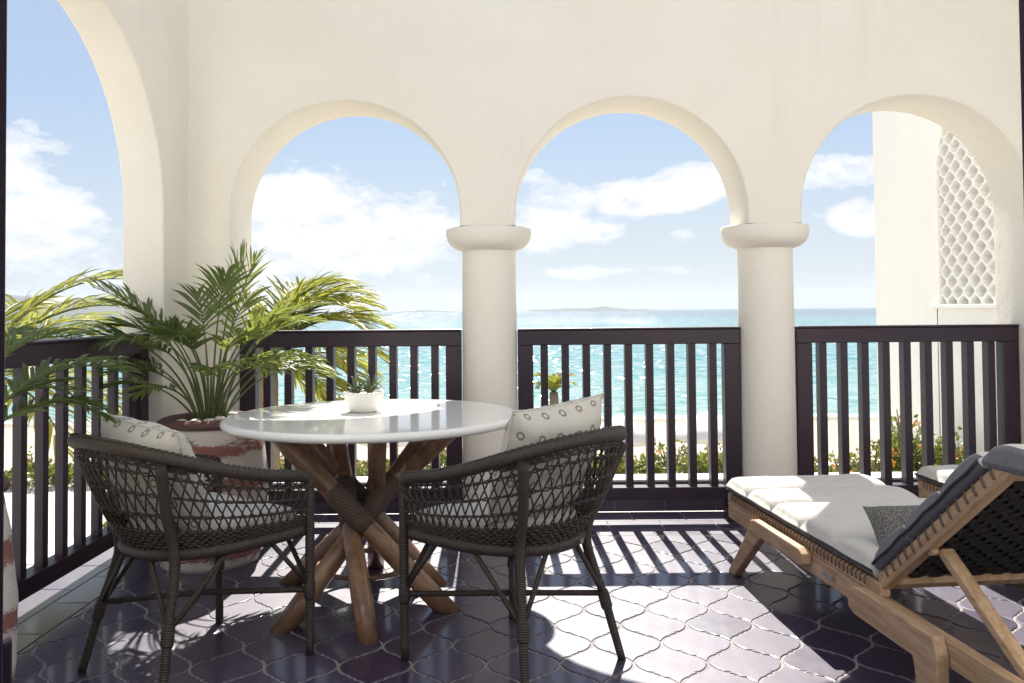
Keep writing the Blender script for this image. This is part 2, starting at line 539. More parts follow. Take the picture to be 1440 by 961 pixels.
# ---------------------------------------------------------------- mesh helpers
class MB:
    def __init__(self):
        self.v, self.f, self.uv, self.sm, self.mi = [], [], [], [], []

    def face(self, idx, uv=None, smooth=False, mi=0):
        self.f.append(tuple(idx))
        self.uv.append(uv if uv else [(0, 0)] * len(idx))
        self.sm.append(smooth)
        self.mi.append(mi)

    def box(self, x0, x1, y0, y1, z0, z1):
        b = len(self.v)
        self.v += [(x, y, z) for z in (z0, z1) for y in (y0, y1) for x in (x0, x1)]
        for q in ((0, 2, 3, 1), (4, 5, 7, 6), (0, 1, 5, 4), (2, 6, 7, 3), (0, 4, 6, 2), (1, 3, 7, 5)):
            self.face([b + i for i in q])
        return self

    def bar(self, a, c, w, h, up=(0, 0, 1)):
        """rectangular bar from a to c, w across, h along 'up'"""
        a, c = Vector(a), Vector(c)
        t = (c - a).normalized()
        s = t.cross(Vector(up)).normalized()
        u = s.cross(t).normalized()
        b = len(self.v)
        for p in (a, c):
            for i, j in ((-1, -1), (1, -1), (1, 1), (-1, 1)):
                self.v.append(tuple(p + s * (i * w / 2) + u * (j * h / 2)))
        for q in ((3, 2, 1, 0), (4, 5, 6, 7), (0, 1, 5, 4), (1, 2, 6, 5), (2, 3, 7, 6), (3, 0, 4, 7)):
            self.face([b + i for i in q])
        return self

    def tube(self, pts, r, n=8, closed=False, caps=True, flat=1.0, up=None):
        pts = [Vector(p) for p in pts]
        N = len(pts)
        rs = r if isinstance(r, (list, tuple)) else [r] * N
        tang = []
        for i in range(N):
            if closed:
                t = pts[(i + 1) % N] - pts[i - 1]
            else:
                t = pts[min(i + 1, N - 1)] - pts[max(i - 1, 0)]
            tang.append(t.normalized() if t.length > 1e-9 else Vector((0, 0, 1)))
        u = Vector(up) if up else (Vector((0, 0, 1)) if abs(tang[0].z) < 0.9 else Vector((1, 0, 0)))
        b0 = len(self.v)
        L = [0.0]
        for i in range(1, N + (1 if closed else 0)):
            L.append(L[-1] + (pts[i % N] - pts[i - 1]).length)
        for i in range(N):
            t = tang[i]
            if up and i > 0:
                u = Vector(up)
            u = (u - t * u.dot(t))
            if u.length < 1e-6:
                u = t.orthogonal()
            u.normalize()
            s = t.cross(u)
            for k in range(n):
                a = 2 * PI * k / n
                self.v.append(tuple(pts[i] + (s * math.cos(a) + u * (math.sin(a) * flat)) * rs[i]))
        segs = N if closed else N - 1
        for i in range(segs):
            j = (i + 1) % N
            for k in range(n):
                k2 = (k + 1) % n
                w0, w1 = k * rs[i] * 2 * PI / n, (k + 1) * rs[i] * 2 * PI / n
                self.face((b0 + i * n + k, b0 + i * n + k2, b0 + j * n + k2, b0 + j * n + k),
                          [(L[i], w0), (L[i], w1), (L[i + 1], w1), (L[i + 1], w0)], True)
        if caps and not closed:
            self.face([b0 + k for k in range(n)][::-1])
            self.face([b0 + (N - 1) * n + k for k in range(n)])
        return self

    def lathe(self, prof, n=40, cx=0, cy=0, cap0=False, cap1=False, uvs=True):
        b0 = len(self.v)
        for (r, z) in prof:
            for k in range(n):
                a = 2 * PI * k / n
                self.v.append((cx + r * math.cos(a), cy + r * math.sin(a), z))
        for i in range(len(prof) - 1):
            for k in range(n):
                k2 = (k + 1) % n
                self.face((b0 + i * n + k, b0 + i * n + k2, b0 + (i + 1) * n + k2, b0 + (i + 1) * n + k), None, True)
        if cap0:
            self.face([b0 + k for k in range(n)][::-1])
        if cap1:
            self.face([b0 + (len(prof) - 1) * n + k for k in range(n)])
        return self

    def prism(self, poly, z0, z1, top_in=0.0, top_z=None):
        """extrude a 2D polygon (ccw)"""
        b = len(self.v)
        n = len(poly)
        self.v += [(x, y, z0) for x, y in poly] + [(x, y, z1) for x, y in poly]
        self.face([b + n + i for i in range(n)])
        self.face([b + i for i in range(n)][::-1])
        for i in range(n):
            j = (i + 1) % n
            self.face((b + i, b + j, b + n + j, b + n + i))
        return self

    def mesh(self, name):
        me = bpy.data.meshes.new(name)
        me.from_pydata(self.v, [], self.f)
        uvl = me.uv_layers.new(name='UVMap')
        flat = []
        for u in self.uv:
            for q in u:
                flat += [q[0], q[1]]
        uvl.data.foreach_set('uv', flat)
        me.polygons.foreach_set('use_smooth', self.sm)
        me.polygons.foreach_set('material_index', self.mi)
        me.update()
        return me

    def build(self, name, mat, parent=None, bevel=0.0, seg=2):
        o = bpy.data.objects.new(name, self.mesh(name))
        COL.objects.link(o)
        ms = mat if isinstance(mat, (list, tuple)) else [mat]
        for q in ms:
            o.data.materials.append(MATS[q])
        if parent:
            o.parent = parent
        if bevel:
            add_bevel(o, bevel, seg)
        return o


def add_bevel(o, w, seg=2):
    md = o.modifiers.new('bevel', 'BEVEL')
    md.width = w
    md.segments = seg
    md.limit_method = 'ANGLE'
    md.angle_limit = R(35)
    md.harden_normals = False
    return o


def share(name, me, parent=None, loc=None, rot=None):
    o = bpy.data.objects.new(name, me)
    COL.objects.link(o)
    if parent:
        o.parent = parent
    if loc:
        o.location = loc
    if rot:
        o.rotation_euler = rot
    return o


def tag(o, label=None, cat=None, group=None, kind=None):
    if label:
        o['label'] = label
    if cat:
        o['category'] = cat
    if group:
        o['group'] = group
    if kind:
        o['kind'] = kind
    return o


def thing(name, label, cat, loc=(0, 0, 0), rz=0.0, group=None):
    o = bpy.data.objects.new(name, None)
    COL.objects.link(o)
    o.empty_display_size = 0.1
    o.location = loc
    o.rotation_euler = (0, 0, rz)
    return tag(o, label, cat, group)


def copy_tree(o, parent=None):
    c = o.copy()
    COL.objects.link(c)
    c.parent = parent
    for ch in [x for x in ALL() if x.parent == o]:
        copy_tree(ch, c)
    return c


def ALL():
    return list(COL.objects)


def catmull(ctrl, n=8, closed=False):
    P = [Vector(p) for p in ctrl]
    out = []
    N = len(P)
    segs = N if closed else N - 1
    for i in range(segs):
        if closed:
            p0, p1, p2, p3 = P[i - 1], P[i], P[(i + 1) % N], P[(i + 2) % N]
        else:
            p0 = P[i - 1] if i > 0 else P[0] * 2 - P[1]
            p1, p2 = P[i], P[i + 1]
            p3 = P[i + 2] if i + 2 < N else P[-1] * 2 - P[-2]
        for k in range(n):
            t = k / n
            out.append(0.5 * ((2 * p1) + (p2 - p0) * t + (2 * p0 - 5 * p1 + 4 * p2 - p3) * t * t + (3 * p1 - p0 - 3 * p2 + p3) * t ** 3))
    if not closed:
        out.append(P[-1])
    return out


# ---------------------------------------------------------------- the terrace: key planes (metres)
Y_IN, Y_OUT, Y_RAIL = 4.68, 5.08, 4.88     # arcade wall: inner face, outer face, column line
X_IN, X_OUT, X_RAIL = -1.775, -1.985, -1.89  # left wall
X_R = 2.95                                  # right wall inner face
Z_TOP = 3.9
Z_CAP = 1.67

# floor bed and slab
m = MB()
m.box(-2.10, 3.3, 0.2, 5.10, -0.03, -0.0034)
floor = m.build('terrace_floor', 'grout')
tag(floor, kind='structure')
m = MB()
m.box(-2.155, 3.3, 0.2, 5.26, -0.30, -0.031)
m.box(-2.155, -2.102, 0.2, 5.10, -0.030, 0.004)
m.box(-1.95, 3.2, 1.2, 5.0, -2.9, -0.301)
tag(m.build('terrace_slab', 'white_plaster'), kind='structure')


# --- arabesque tiles
A, B = 0.1255, 0.176
S_CURVE = [(0, 0), (.055, .018), (.13, .050), (.21, .098), (.285, .165), (.345, .245), (.382, .318), (.404, .398), (.452, .404), (.472, .440), (.5, .5)]
S_CURVE = S_CURVE + [(1 - u, 1 - s) for u, s in S_CURVE[-2::-1]]


def s_at(u):
    for (u0, s0), (u1, s1) in zip(S_CURVE, S_CURVE[1:]):
        if u <= u1:
            return s0 + (s1 - s0) * (u - u0) / (u1 - u0)
    return 1.0


def arabesque(a, b, g=0.0):
    """lantern outline drawn in by g on all sides, counter-clockwise; the same number of points for every g"""
    def half(u):
        e = 0.012
        sl = (s_at(min(1, u + e)) - s_at(max(0, u - e))) * a / (b * (min(1, u + e) - max(0, u - e)))
        return a * (1 - s_at(u)) - g * math.sqrt(1 + sl * sl)
    tip = 1.0
    if g:
        lo, hi = 0.6, 1.0
        for _ in range(40):
            mid = (lo + hi) / 2
            lo, hi = (mid, hi) if half(mid) > 0 else (lo, mid)
        tip = lo
    us = [u * tip for u, _ in S_CURVE]
    q = [(-max(0.0, half(u)), b * u) for u in us]
    q[-1] = (0.0, b * tip)
    poly = q[:-1]
    poly += [(-x, y) for x, y in q[::-1]][:-1]
    poly += [(-x, -y) for x, y in q][:-1]
    poly += [(x, -y) for x, y in q[::-1]][:-1]
    return poly[::-1]


def inset(poly, d):
    n = len(poly)
    out = []
    for i in range(n):
        p0, p1, p2 = Vector(poly[i - 1]), Vector(poly[i]), Vector(poly[(i + 1) % n])
        e1, e2 = (p1 - p0).normalized(), (p2 - p1).normalized()
        n1, n2 = Vector((-e1.y, e1.x)), Vector((-e2.y, e2.x))
        nn = (n1 + n2)
        if nn.length < 0.3:
            nn = n1
        nn.normalize()
        k = d / max(0.62, nn.dot(n1))
        out.append(tuple(p1 + nn * k))
    return out


def clip(poly, axis, lim, keep_less):
    out = []
    n = len(poly)
    for i in range(n):
        p, q = poly[i], poly[(i + 1) % n]
        pin = (p[axis] <= lim) if keep_less else (p[axis] >= lim)
        qin = (q[axis] <= lim) if keep_less else (q[axis] >= lim)
        if pin:
            out.append(p)
        if pin != qin:
            t = (lim - p[axis]) / (q[axis] - p[axis])
            out.append((p[0] + t * (q[0] - p[0]), p[1] + t * (q[1] - p[1])))
    return out


def tile_mb(poly, mb=None, off=(0, 0), rings=None):
    """tile with a rounded arris: top at z 0, rim 2.5 mm lower, foot at -8 mm"""
    mb = mb or MB()
    n = len(poly)
    b = len(mb.v)
    if rings is None:
        rings = (poly, poly)
        zs = (-0.008, 0.0)
    else:
        rings = (poly, poly) + tuple(rings)
        zs = (-0.008, -0.0026, -0.0007, 0.0)
    for ring, z in zip(rings, zs):
        mb.v += [(x + off[0], y + off[1], z) for x, y in ring]
    for k in range(len(rings) - 1):
        for i in range(n):
            j = (i + 1) % n
            mb.face((b + k * n + i, b + k * n + j, b + (k + 1) * n + j, b + (k + 1) * n + i))
    mb.face([b + (len(rings) - 1) * n + i for i in range(n)])
    return mb


FIELD_X0, FIELD_Y1 = -1.765, 4.572
GAP = 0.0046
full_poly = arabesque(A, B, GAP)
tile_me = tile_mb(full_poly, None, (0, 0), (arabesque(A, B, GAP + 0.0012), arabesque(A, B, GAP + 0.0034))).mesh('tile')
tile_me.materials.append(MATS['tile_glaze'])
TX, TY = 0.905, 3.455             # a tile centre
rest = MB()
n_tile = 0
for i in range(-24, 22):
    for j in range(-20, 14):
        if (i + j) % 2:
            continue
        cx, cy = TX + i * A, TY + j * B
        if cx < FIELD_X0 - A or cx > 3.2 or cy > FIELD_Y1 + B or cy < 0.5:
            continue
        cut = cx - A < FIELD_X0 or cy + B > FIELD_Y1
        seen = cy > 2.42 and -0.64 * (cy + 0.35) < cx < 0.64 * (cy + 0.3) and not (cy > 3.4 and cx > 2.6)
        if cut:
            poly = [(x + cx, y + cy) for x, y in full_poly]
            poly = clip(clip(poly, 0, FIELD_X0 + GAP, False), 1, FIELD_Y1 - GAP, True)
            poly = [(x - cx, y - cy) for x, y in poly]
            if len(poly) < 4:
                continue
            ar = 0.5 * abs(sum(poly[k - 1][0] * poly[k][1] - poly[k][0] * poly[k - 1][1] for k in range(len(poly))))
            if ar < 0.0015:
                continue
        else:
            poly = full_poly
        if seen:
            if cut:
                o = tile_mb(poly).build('tile', 'tile_glaze', floor)
                o.location = (cx, cy, 0)
            else:
                o = share('tile', tile_me, floor, (cx, cy, random.uniform(-0.0006, 0.0006)))
                o.rotation_euler = (random.gauss(0, .0022), random.gauss(0, .0022), 0)
            n_tile += 1
        else:
            tile_mb(poly, rest, (cx, cy))
tag(rest.build('tiles_beyond', 'tile_glaze', floor), 'purple arabesque floor tiles at the edges of the terrace', kind='stuff')

# --- straight border tiles: three rows along the arcade, two along the left edge
def rect_tile(x0, x1, y0, y1, dz=0.0):
    g = 0.0025
    w, h = (x1 - x0) / 2 - g, (y1 - y0) / 2 - g
    q = [(-w, -h), (w, -h), (w, h), (-w, h)]
    o = tile_mb(q, None, (0, 0), (inset(q, 0.0012), inset(q, 0.0034))).build('border_tile', 'tile_glaze', floor)
    o.location = ((x0 + x1) / 2, (y0 + y1) / 2, dz)
    o.rotation_euler = (random.gauss(0, .0015), random.gauss(0, .0015), 0)


for y0, y1, ph in ((4.885, 5.10, 0.05), (4.692, 4.885, 0.19), (4.572, 4.692, 0.12)):
    x = -1.765 + ph - 0.3
    while x < 2.9:
        a = max(x, -1.765)
        if x + 0.3 - a > 0.04:
            rect_tile(a, x + 0.3, y0, y1)
        x += 0.3
for x0, x1, ph in ((-2.10, -1.925, 0.0), (-1.925, -1.765, 0.17)):
    y = 1.0 + ph
    while y < 5.05:
        rect_tile(x0, x1, y, min(y + 0.345, 5.10))
        y += 0.345

# --- riser with white coping beyond the railing line
cop = thing('parapet_kerb', 'low dark tiled kerb with white coping running behind the railing', 'kerb', (0, 5.10, 0))
m = MB()
m.box(-2.15, 3.3, 0.012, 0.15, 0, 0.175)
m.build('kerb_core', 'white_plaster', cop)
m = MB()
m.box(-2.155, 3.3, -0.004, 0.17, 0.1755, 0.19)
m.build('coping', 'white_plaster', cop, 0.004)
x = -2.1
k = 0
while x < 3.2:
    w, h = 0.1475, 0.0855
    o = tile_mb([(-w, -h), (w, -h), (w, h), (-w, h)]).build('tile', 'tile_glaze', cop)
    o.location = (x + 0.15, 0.003, 0.0865)
    o.rotation_euler = (R(90), 0, 0)
    x += 0.3


# ---------------------------------------------------------------- walls with arches
def arch_wall(mb, spans, to_world, th, z_top, nseg=44, w=0.012):
    """spans: ('pier', s0, s1, z0) and ('arch', s0, s1, z_spring, z_left, z_right); inner face at t=0, outer at t=th.
    The arrises of the openings are rounded by w."""
    def quad(a, b, c, d, smooth=False):
        base = len(mb.v)
        mb.v += [to_world(*p) for p in (a, b, c, d)]
        mb.face([base, base + 1, base + 2, base + 3], None, smooth)
    spr = sorted({a[3] for a in spans if a[0] == 'arch'})
    rings = []
    for q in range(5):
        an = PI / 2 * q / 4
        rings.append((w * (1 - math.sin(an)), w * (1 - math.cos(an))))
    rings += [(o, th - t) for o, t in rings[::-1]]
    for i, sp in enumerate(spans):
        if sp[0] == 'pier':
            _, s0, s1, z0 = sp
            a0 = s0 if i == 0 else s0 + w
            a1 = s1 if i == len(spans) - 1 else s1 - w
            lev = [z0] + [q for q in spr if q > z0] + [z_top]
            for q0, q1 in zip(lev, lev[1:]):
                for t in (0, th):
                    quad((a0, q0, t), (a1, q0, t), (a1, q1, t), (a0, q1, t))
            quad((a0, z0, 0), (a1, z0, 0), (a1, z0, th), (a0, z0, th))
            quad((a0, z_top, 0), (a1, z_top, 0), (a1, z_top, th), (a0, z_top, th))
            if i == 0 or i == len(spans) - 1:
                sx = a0 if i == 0 else a1
                for q0, q1 in zip(lev, lev[1:]):
                    quad((sx, q0, 0), (sx, q1, 0), (sx, q1, th), (sx, q0, th))
        else:
            _, s0, s1, zs, zl, zr = sp
            r, c = (s1 - s0) / 2, (s0 + s1) / 2

            def outline(off):
                rr = r + off
                return [(c - rr, zl)] + [(c - rr * math.cos(PI * k / nseg), zs + rr * math.sin(PI * k / nseg)) for k in range(nseg + 1)] + [(c + rr, zr)]
            o0 = outline(w)
            for k in range(nseg):
                (x0, y0), (x1, y1) = o0[k + 1], o0[k + 2]
                t0, t1 = (s0 - w) + (s1 - s0 + 2 * w) * k / nseg, (s0 - w) + (s1 - s0 + 2 * w) * (k + 1) / nseg
                for t in (0, th):
                    quad((x0, y0, t), (x1, y1, t), (t1, z_top, t), (t0, z_top, t))
                quad((t0, z_top, 0), (t1, z_top, 0), (t1, z_top, th), (t0, z_top, th))
            prev = None
            for off, t in rings:
                cur = [(x, y, t) for x, y in outline(off)]
                if prev:
                    for k in range(len(cur) - 1):
                        quad(prev[k], prev[k + 1], cur[k + 1], cur[k], True)
                prev = cur


def finish_wall(o, w=0.012):
    import bmesh
    bm = bmesh.new()
    bm.from_mesh(o.data)
    bmesh.ops.remove_doubles(bm, verts=bm.verts, dist=0.0003)
    bmesh.ops.recalc_face_normals(bm, faces=bm.faces)
    for e in bm.edges:
        if len(e.link_faces) == 2 and (not e.link_faces[0].smooth or not e.link_faces[1].smooth):
            e.smooth = False
    bm.to_mesh(o.data)
    bm.free()
    return o


A1 = (-1.548, -0.283)      # arch openings along x
A2 = (0.022, 1.300)
A3 = (1.598, 2.872)
ZS = 1.735
m = MB()
arch_wall(m, [('pier', X_OUT - 0.012, A1[0], 0.0), ('arch', A1[0], A1[1], ZS, 0.0, Z_CAP), ('pier', A1[1], A2[0], Z_CAP),
              ('arch', A2[0], A2[1], ZS, Z_CAP, Z_CAP), ('pier', A2[1], A3[0], Z_CAP), ('arch', A3[0], A3[1], ZS, Z_CAP, 0.0),
              ('pier', A3[1], X_R + 0.27, 0.0)],
          lambda s, z, t: (s, Y_IN + t, z), Y_OUT - Y_IN, Z_TOP)
wall = finish_wall(m.build('arcade_wall', 'plaster'))
tag(wall, 'cream plaster arcade wall with three round arches facing the sea', 'wall')

m = MB()
arch_wall(m, [('pier', 1.33, 2.52, 0.0), ('arch', 2.52, 4.35, 1.70, 0.0, 0.0), ('pier', 4.35, Y_IN + 0.06, 0.0)],
          lambda s, z, t: (X_IN - 0.003 - t, s, z), X_IN - X_OUT, Z_TOP - 0.004)
wl = finish_wall(m.build('side_arch_wall', 'plaster'))
tag(wl, 'cream plaster side wall with one tall arch beside the corner planter', 'wall')
m = MB()
arch_wall(m, [('pier', 1.33, 2.52, 0.0), ('arch', 2.52, 4.35, 1.70, 0.0, 0.0), ('pier', 4.35, Y_IN + 0.06, 0.0)],
          lambda s, z, t: (X_R + t, s, z), 0.25, Z_TOP - 0.004)
wr = finish_wall(m.build('end_arch_wall', 'plaster'))
tag(wr, 'cream plaster end wall closing the terrace beyond the loungers', 'wall')

# house wall the doorway stands in (behind the terrace)
m = MB()
m.box(-3.2, -0.905, 1.10, 1.32, -0.03, Z_TOP)
m.box(0.92, 3.6, 1.10, 1.32, -0.03, Z_TOP)
m.box(-0.905, 0.92, 1.10, 1.32, 2.60, Z_TOP)
tag(m.build('house_wall', 'white_plaster'), 'white house wall around the terrace doorway', 'wall')
dfm = thing('door_frame', 'dark purple painted door frame at the edge of the view', 'door frame', (0, 1.21, 0))
m = MB()
m.box(-0.903, -0.7825, -0.112, 0.112, 0.001, 2.598)
m.build('jamb', 'door_paint', dfm, 0.006)
m = MB()
m.box(0.793, 0.918, -0.112, 0.112, 0.001, 2.598)
m.build('jamb', 'door_paint', dfm, 0.006)
m = MB()
m.box(-0.782, 0.792, -0.112, 0.112, 2.46, 2.598)
m.build('lintel', 'door_paint', dfm, 0.006)
m = MB()
m.box(-0.92, -0.790, 0.1125, 0.155, 0.001, 0.700)
m.build('foot_block', 'door_paint', dfm, 0.014, 4)


# ---------------------------------------------------------------- columns
def column(x, label):
    t = thing('column', label, 'column', (x, Y_RAIL, 0), 0, 'round columns of the arcade')
    m = MB()
    prof = [(0.157, 0.0), (0.157, 0.5), (0.1545, 1.2), (0.152, 1.545)]
    m.lathe(prof, 56)
    m.build('shaft', 'plaster', t)
    m = MB()
    prof = [(0.150, 1.540), (0.166, 1.544), (0.196, 1.556), (0.221, 1.575), (0.236, 1.600), (0.243, 1.630), (0.2435, 1.661), (0.241, 1.666), (0.236, 1.668)]
    m.lathe(prof, 64, cap1=True)
    m.build('capital', 'plaster', t)


column(-0.1305, 'round cream column with bowl capital behind the white table')
column(1.449, 'round cream column with bowl capital behind the lounger')


# ---------------------------------------------------------------- railings
def railing(label, p0, p1, n_bal, dep=0.062, z0=0.125, zt=1.098, gap_end=0.042):
    """p0, p1: ends (x, y) of the run, posts included"""
    p0, p1 = Vector((p0[0], p0[1], 0)), Vector((p1[0], p1[1], 0))
    L = (p1 - p0).length
    t = thing('railing', label, 'railing', p0, math.atan2(p1.y - p0.y, p1.x - p0.x), 'dark balustrades between the piers')
    pw = 0.088
    m = MB()
    m.box(0, L, -0.042, 0.042, zt - 0.096, zt - 0.012)
    m.box(-0.0, L, -0.050, 0.050, zt - 0.0115, zt)
    m.build('top_rail', 'rail_paint', t, 0.004)
    m = MB()
    m.box(pw + 0.001, L - pw - 0.001, -0.040, 0.040, z0, z0 + 0.072)
    m.build('bottom_rail', 'rail_paint', t, 0.004)
    for a in (0.0, L - pw):
        m = MB()
        m.box(a, a + pw, -0.041, 0.041, 0.0, zt - 0.097)
        m.build('post', 'rail_paint', t, 0.004)
    span = L - 2 * pw
    first = pw + gap_end + 0.021
    step = (L - 2 * first) / (n_bal - 1)
    m = MB()
    m.box(-0.0205, 0.0205, -dep / 2, dep / 2, z0 + 0.0725, zt - 0.0965)
    me = m.mesh('baluster')
    me.materials.append(MATS['rail_paint'])
    for k in range(n_bal):
        share('baluster', me, t, (first + k * step, 0, 0))
    return t


railing('dark railing behind the round table between corner pier and column', (-1.545, Y_RAIL), (-0.291, Y_RAIL), 9)
railing('dark railing between the two round columns', (0.029, Y_RAIL), (1.288, Y_RAIL), 9)
railing('dark railing behind the loungers in front of the white neighbouring wall', (1.610, Y_RAIL), (2.868, Y_RAIL), 9)
railing('dark railing under the side arch along the left edge', (X_RAIL, 2.522), (X_RAIL, 4.347), 11, 0.034)

# ---------------------------------------------------------------- round table
TC = Vector((-0.595, 3.67, 0))
tb = thing('round_table', 'round white table on crossed brown wooden poles', 'table', TC)
tb.scale = (1, 1, 1.018)
m = MB()
RT = 0.628
m.lathe([(RT - 0.03, 0.716), (RT - 0.012, 0.7175), (RT - 0.003, 0.724), (RT, 0.733), (RT - 0.002, 0.742), (RT - 0.009, 0.7485), (RT - 0.02, 0.750)], 96, cap0=True, cap1=True)
m.build('table_top', 'table_white', tb)
# poles: foot (x, y) and top (x, y) relative to the table axis
POLES = [((0.325, -0.215), (-0.375, -0.215)),
         ((0.250, 0.120), (-0.330, -0.060)),
         ((-0.285, -0.395), (0.260, 0.190)),
         ((0.055, -0.505), (-0.215, 0.200)),
         ((-0.060, 0.400), (0.060, -0.300)),
         ((-0.400, 0.160), (0.370, -0.020))]
for (fx, fy), (tx, ty) in POLES:
    a, b_ = Vector((fx, fy, 0.0)), Vector((tx, ty, 0.716))
    d = (b_ - a)
    m = MB()
    n = 18
    ring = [(math.cos(2 * PI * k / n), math.sin(2 * PI * k / n)) for k in range(n)]
    dn = d.normalized()
    s = dn.orthogonal().normalized()
    u = dn.cross(s)
    # ends cut level with floor and top
    rows = [0, 0.12, 0.3, 0.5, 0.7, 0.88, 1.0]
    for q in rows:
        rr = 0.040 - 0.003 * q + 0.0012 * math.sin(q * 9 + fx * 20)
        for (cx, cy) in ring:
            off = (s * cx + u * cy) * rr
            p = a + d * q + off
            if q in (0, 1.0):
                zt = 0.0 if q == 0 else 0.716
                p = p + dn * ((zt - p.z) / dn.z)
            m.v.append(tuple(p))
    for i in range(len(rows) - 1):
        for k in range(n):
            k2 = (k + 1) % n
            m.face((i * n + k, i * n + k2, (i + 1) * n + k2, (i + 1) * n + k),
                   [(rows[i], k / n * .25), (rows[i], (k + 1) / n * .25), (rows[i + 1], (k + 1) / n * .25), (rows[i + 1], k / n * .25)], True)
    m.face(list(range(n))[::-1])
    m.face([(len(rows) - 1) * n + k for k in range(n)])
    m.build('pole', 'pole_wood', tb)
    # woven binding where the poles cross
    m = MB()
    c0, c1 = 0.455, 0.665
    m.tube([a + d * (c0 + (c1 - c0) * k / 6) for k in range(7)], [0.0415, 0.0445, 0.045, 0.045, 0.045, 0.0445, 0.0415], 18)
    m.build('binding', 'woven_strap', tb)
m = MB()
m.tube([(0.205 * math.cos(2 * PI * k / 40) - 0.04, 0.205 * math.sin(2 * PI * k / 40) + 0.03, 0.115) for k in range(40)], 0.011, 10, closed=True)
m.build('hoop', 'pole_wood', tb)


# ---------------------------------------------------------------- bowl with succulents
BW = Vector((-0.6525, 3.745, 0.7640))
bowl = thing('plant_bowl', 'small white ceramic bowl standing on the round table', 'bowl', BW)
m = MB()
m.lathe([(0.050, 0.0), (0.056, 0.002), (0.070, 0.016), (0.080, 0.040), (0.0855, 0.068), (0.0885, 0.082), (0.0885, 0.087), (0.086, 0.088), (0.083, 0.086), (0.080, 0.076)], 48, cap0=True)
m.build('bowl_body', 'ceramic_white', bowl)
m = MB()
m.lathe([(0.0, 0.080), (0.04, 0.080), (0.0815, 0.0785)], 32)
m.build('gravel', 'pebble', bowl)


def succulent(label, x, y, n, hgt, w, spread, mat):
    t = thing('succulent', label, 'succulent', BW + Vector((x, y, 0.079)))
    for k in range(n):
        a = k * 2.399
        f = (k + 0.5) / n
        tilt = R(8 + spread * f)
        L = hgt * random.uniform(0.75, 1.05) * (1 - 0.35 * f)
        out = Vector((math.cos(a), math.sin(a), 0))
        m = MB()
        pts = []
        for i in range(5):
            q = i / 4
            tl = tilt * (0.6 + 0.7 * q)
            pts.append(out * (0.006 + L * q * math.sin(tl)) + Vector((0, 0, L * q * math.cos(tl))))
        m.tube(pts, [w * .8, w, w * .85, w * .5, w * .06], 6, flat=0.5, up=out)
        m.build('leaf', mat, t)


succulent('spiky dark succulent in the white bowl', 0.026, 0.0, 15, 0.112, 0.0068, 48, 'succulent_green')
succulent('low pale rosette succulent in the white bowl', -0.034, 0.006, 16, 0.092, 0.0085, 74, 'succulent_green')


# ---------------------------------------------------------------- wicker armchair (built once, local: x right, y front)
def rail_ctrl():
    half = [(0.283, 0.268, 0.585), (0.284, 0.258, 0.617), (0.289, 0.215, 0.632), (0.305, 0.06, 0.660), (0.302, -0.11, 0.703), (0.268, -0.265, 0.753), (0.155, -0.372, 0.791), (0.0, -0.402, 0.802)]
    return half + [(-x, y, z) for x, y, z in half[-2::-1]]


def ring_half():
    half = [(0.268, 0.250, 0.437), (0.264, 0.10, 0.436), (0.236, -0.045, 0.434), (0.178, -0.158, 0.432), (0.098, -0.222, 0.431), (0.0, -0.240, 0.430)]
    return half + [(-x, y, z) for x, y, z in half[-2::-1]]


def resample(pts, n):
    L = [0]
    for i in range(1, len(pts)):
        L.append(L[-1] + (pts[i] - pts[i - 1]).length)
    out = []
    j = 0
    for k in range(n):
        s = L[-1] * k / (n - 1)
        while j < len(L) - 2 and L[j + 1] < s:
            j += 1
        t = (s - L[j]) / max(1e-9, L[j + 1] - L[j])
        out.append(pts[j].lerp(pts[j + 1], t))
    return out


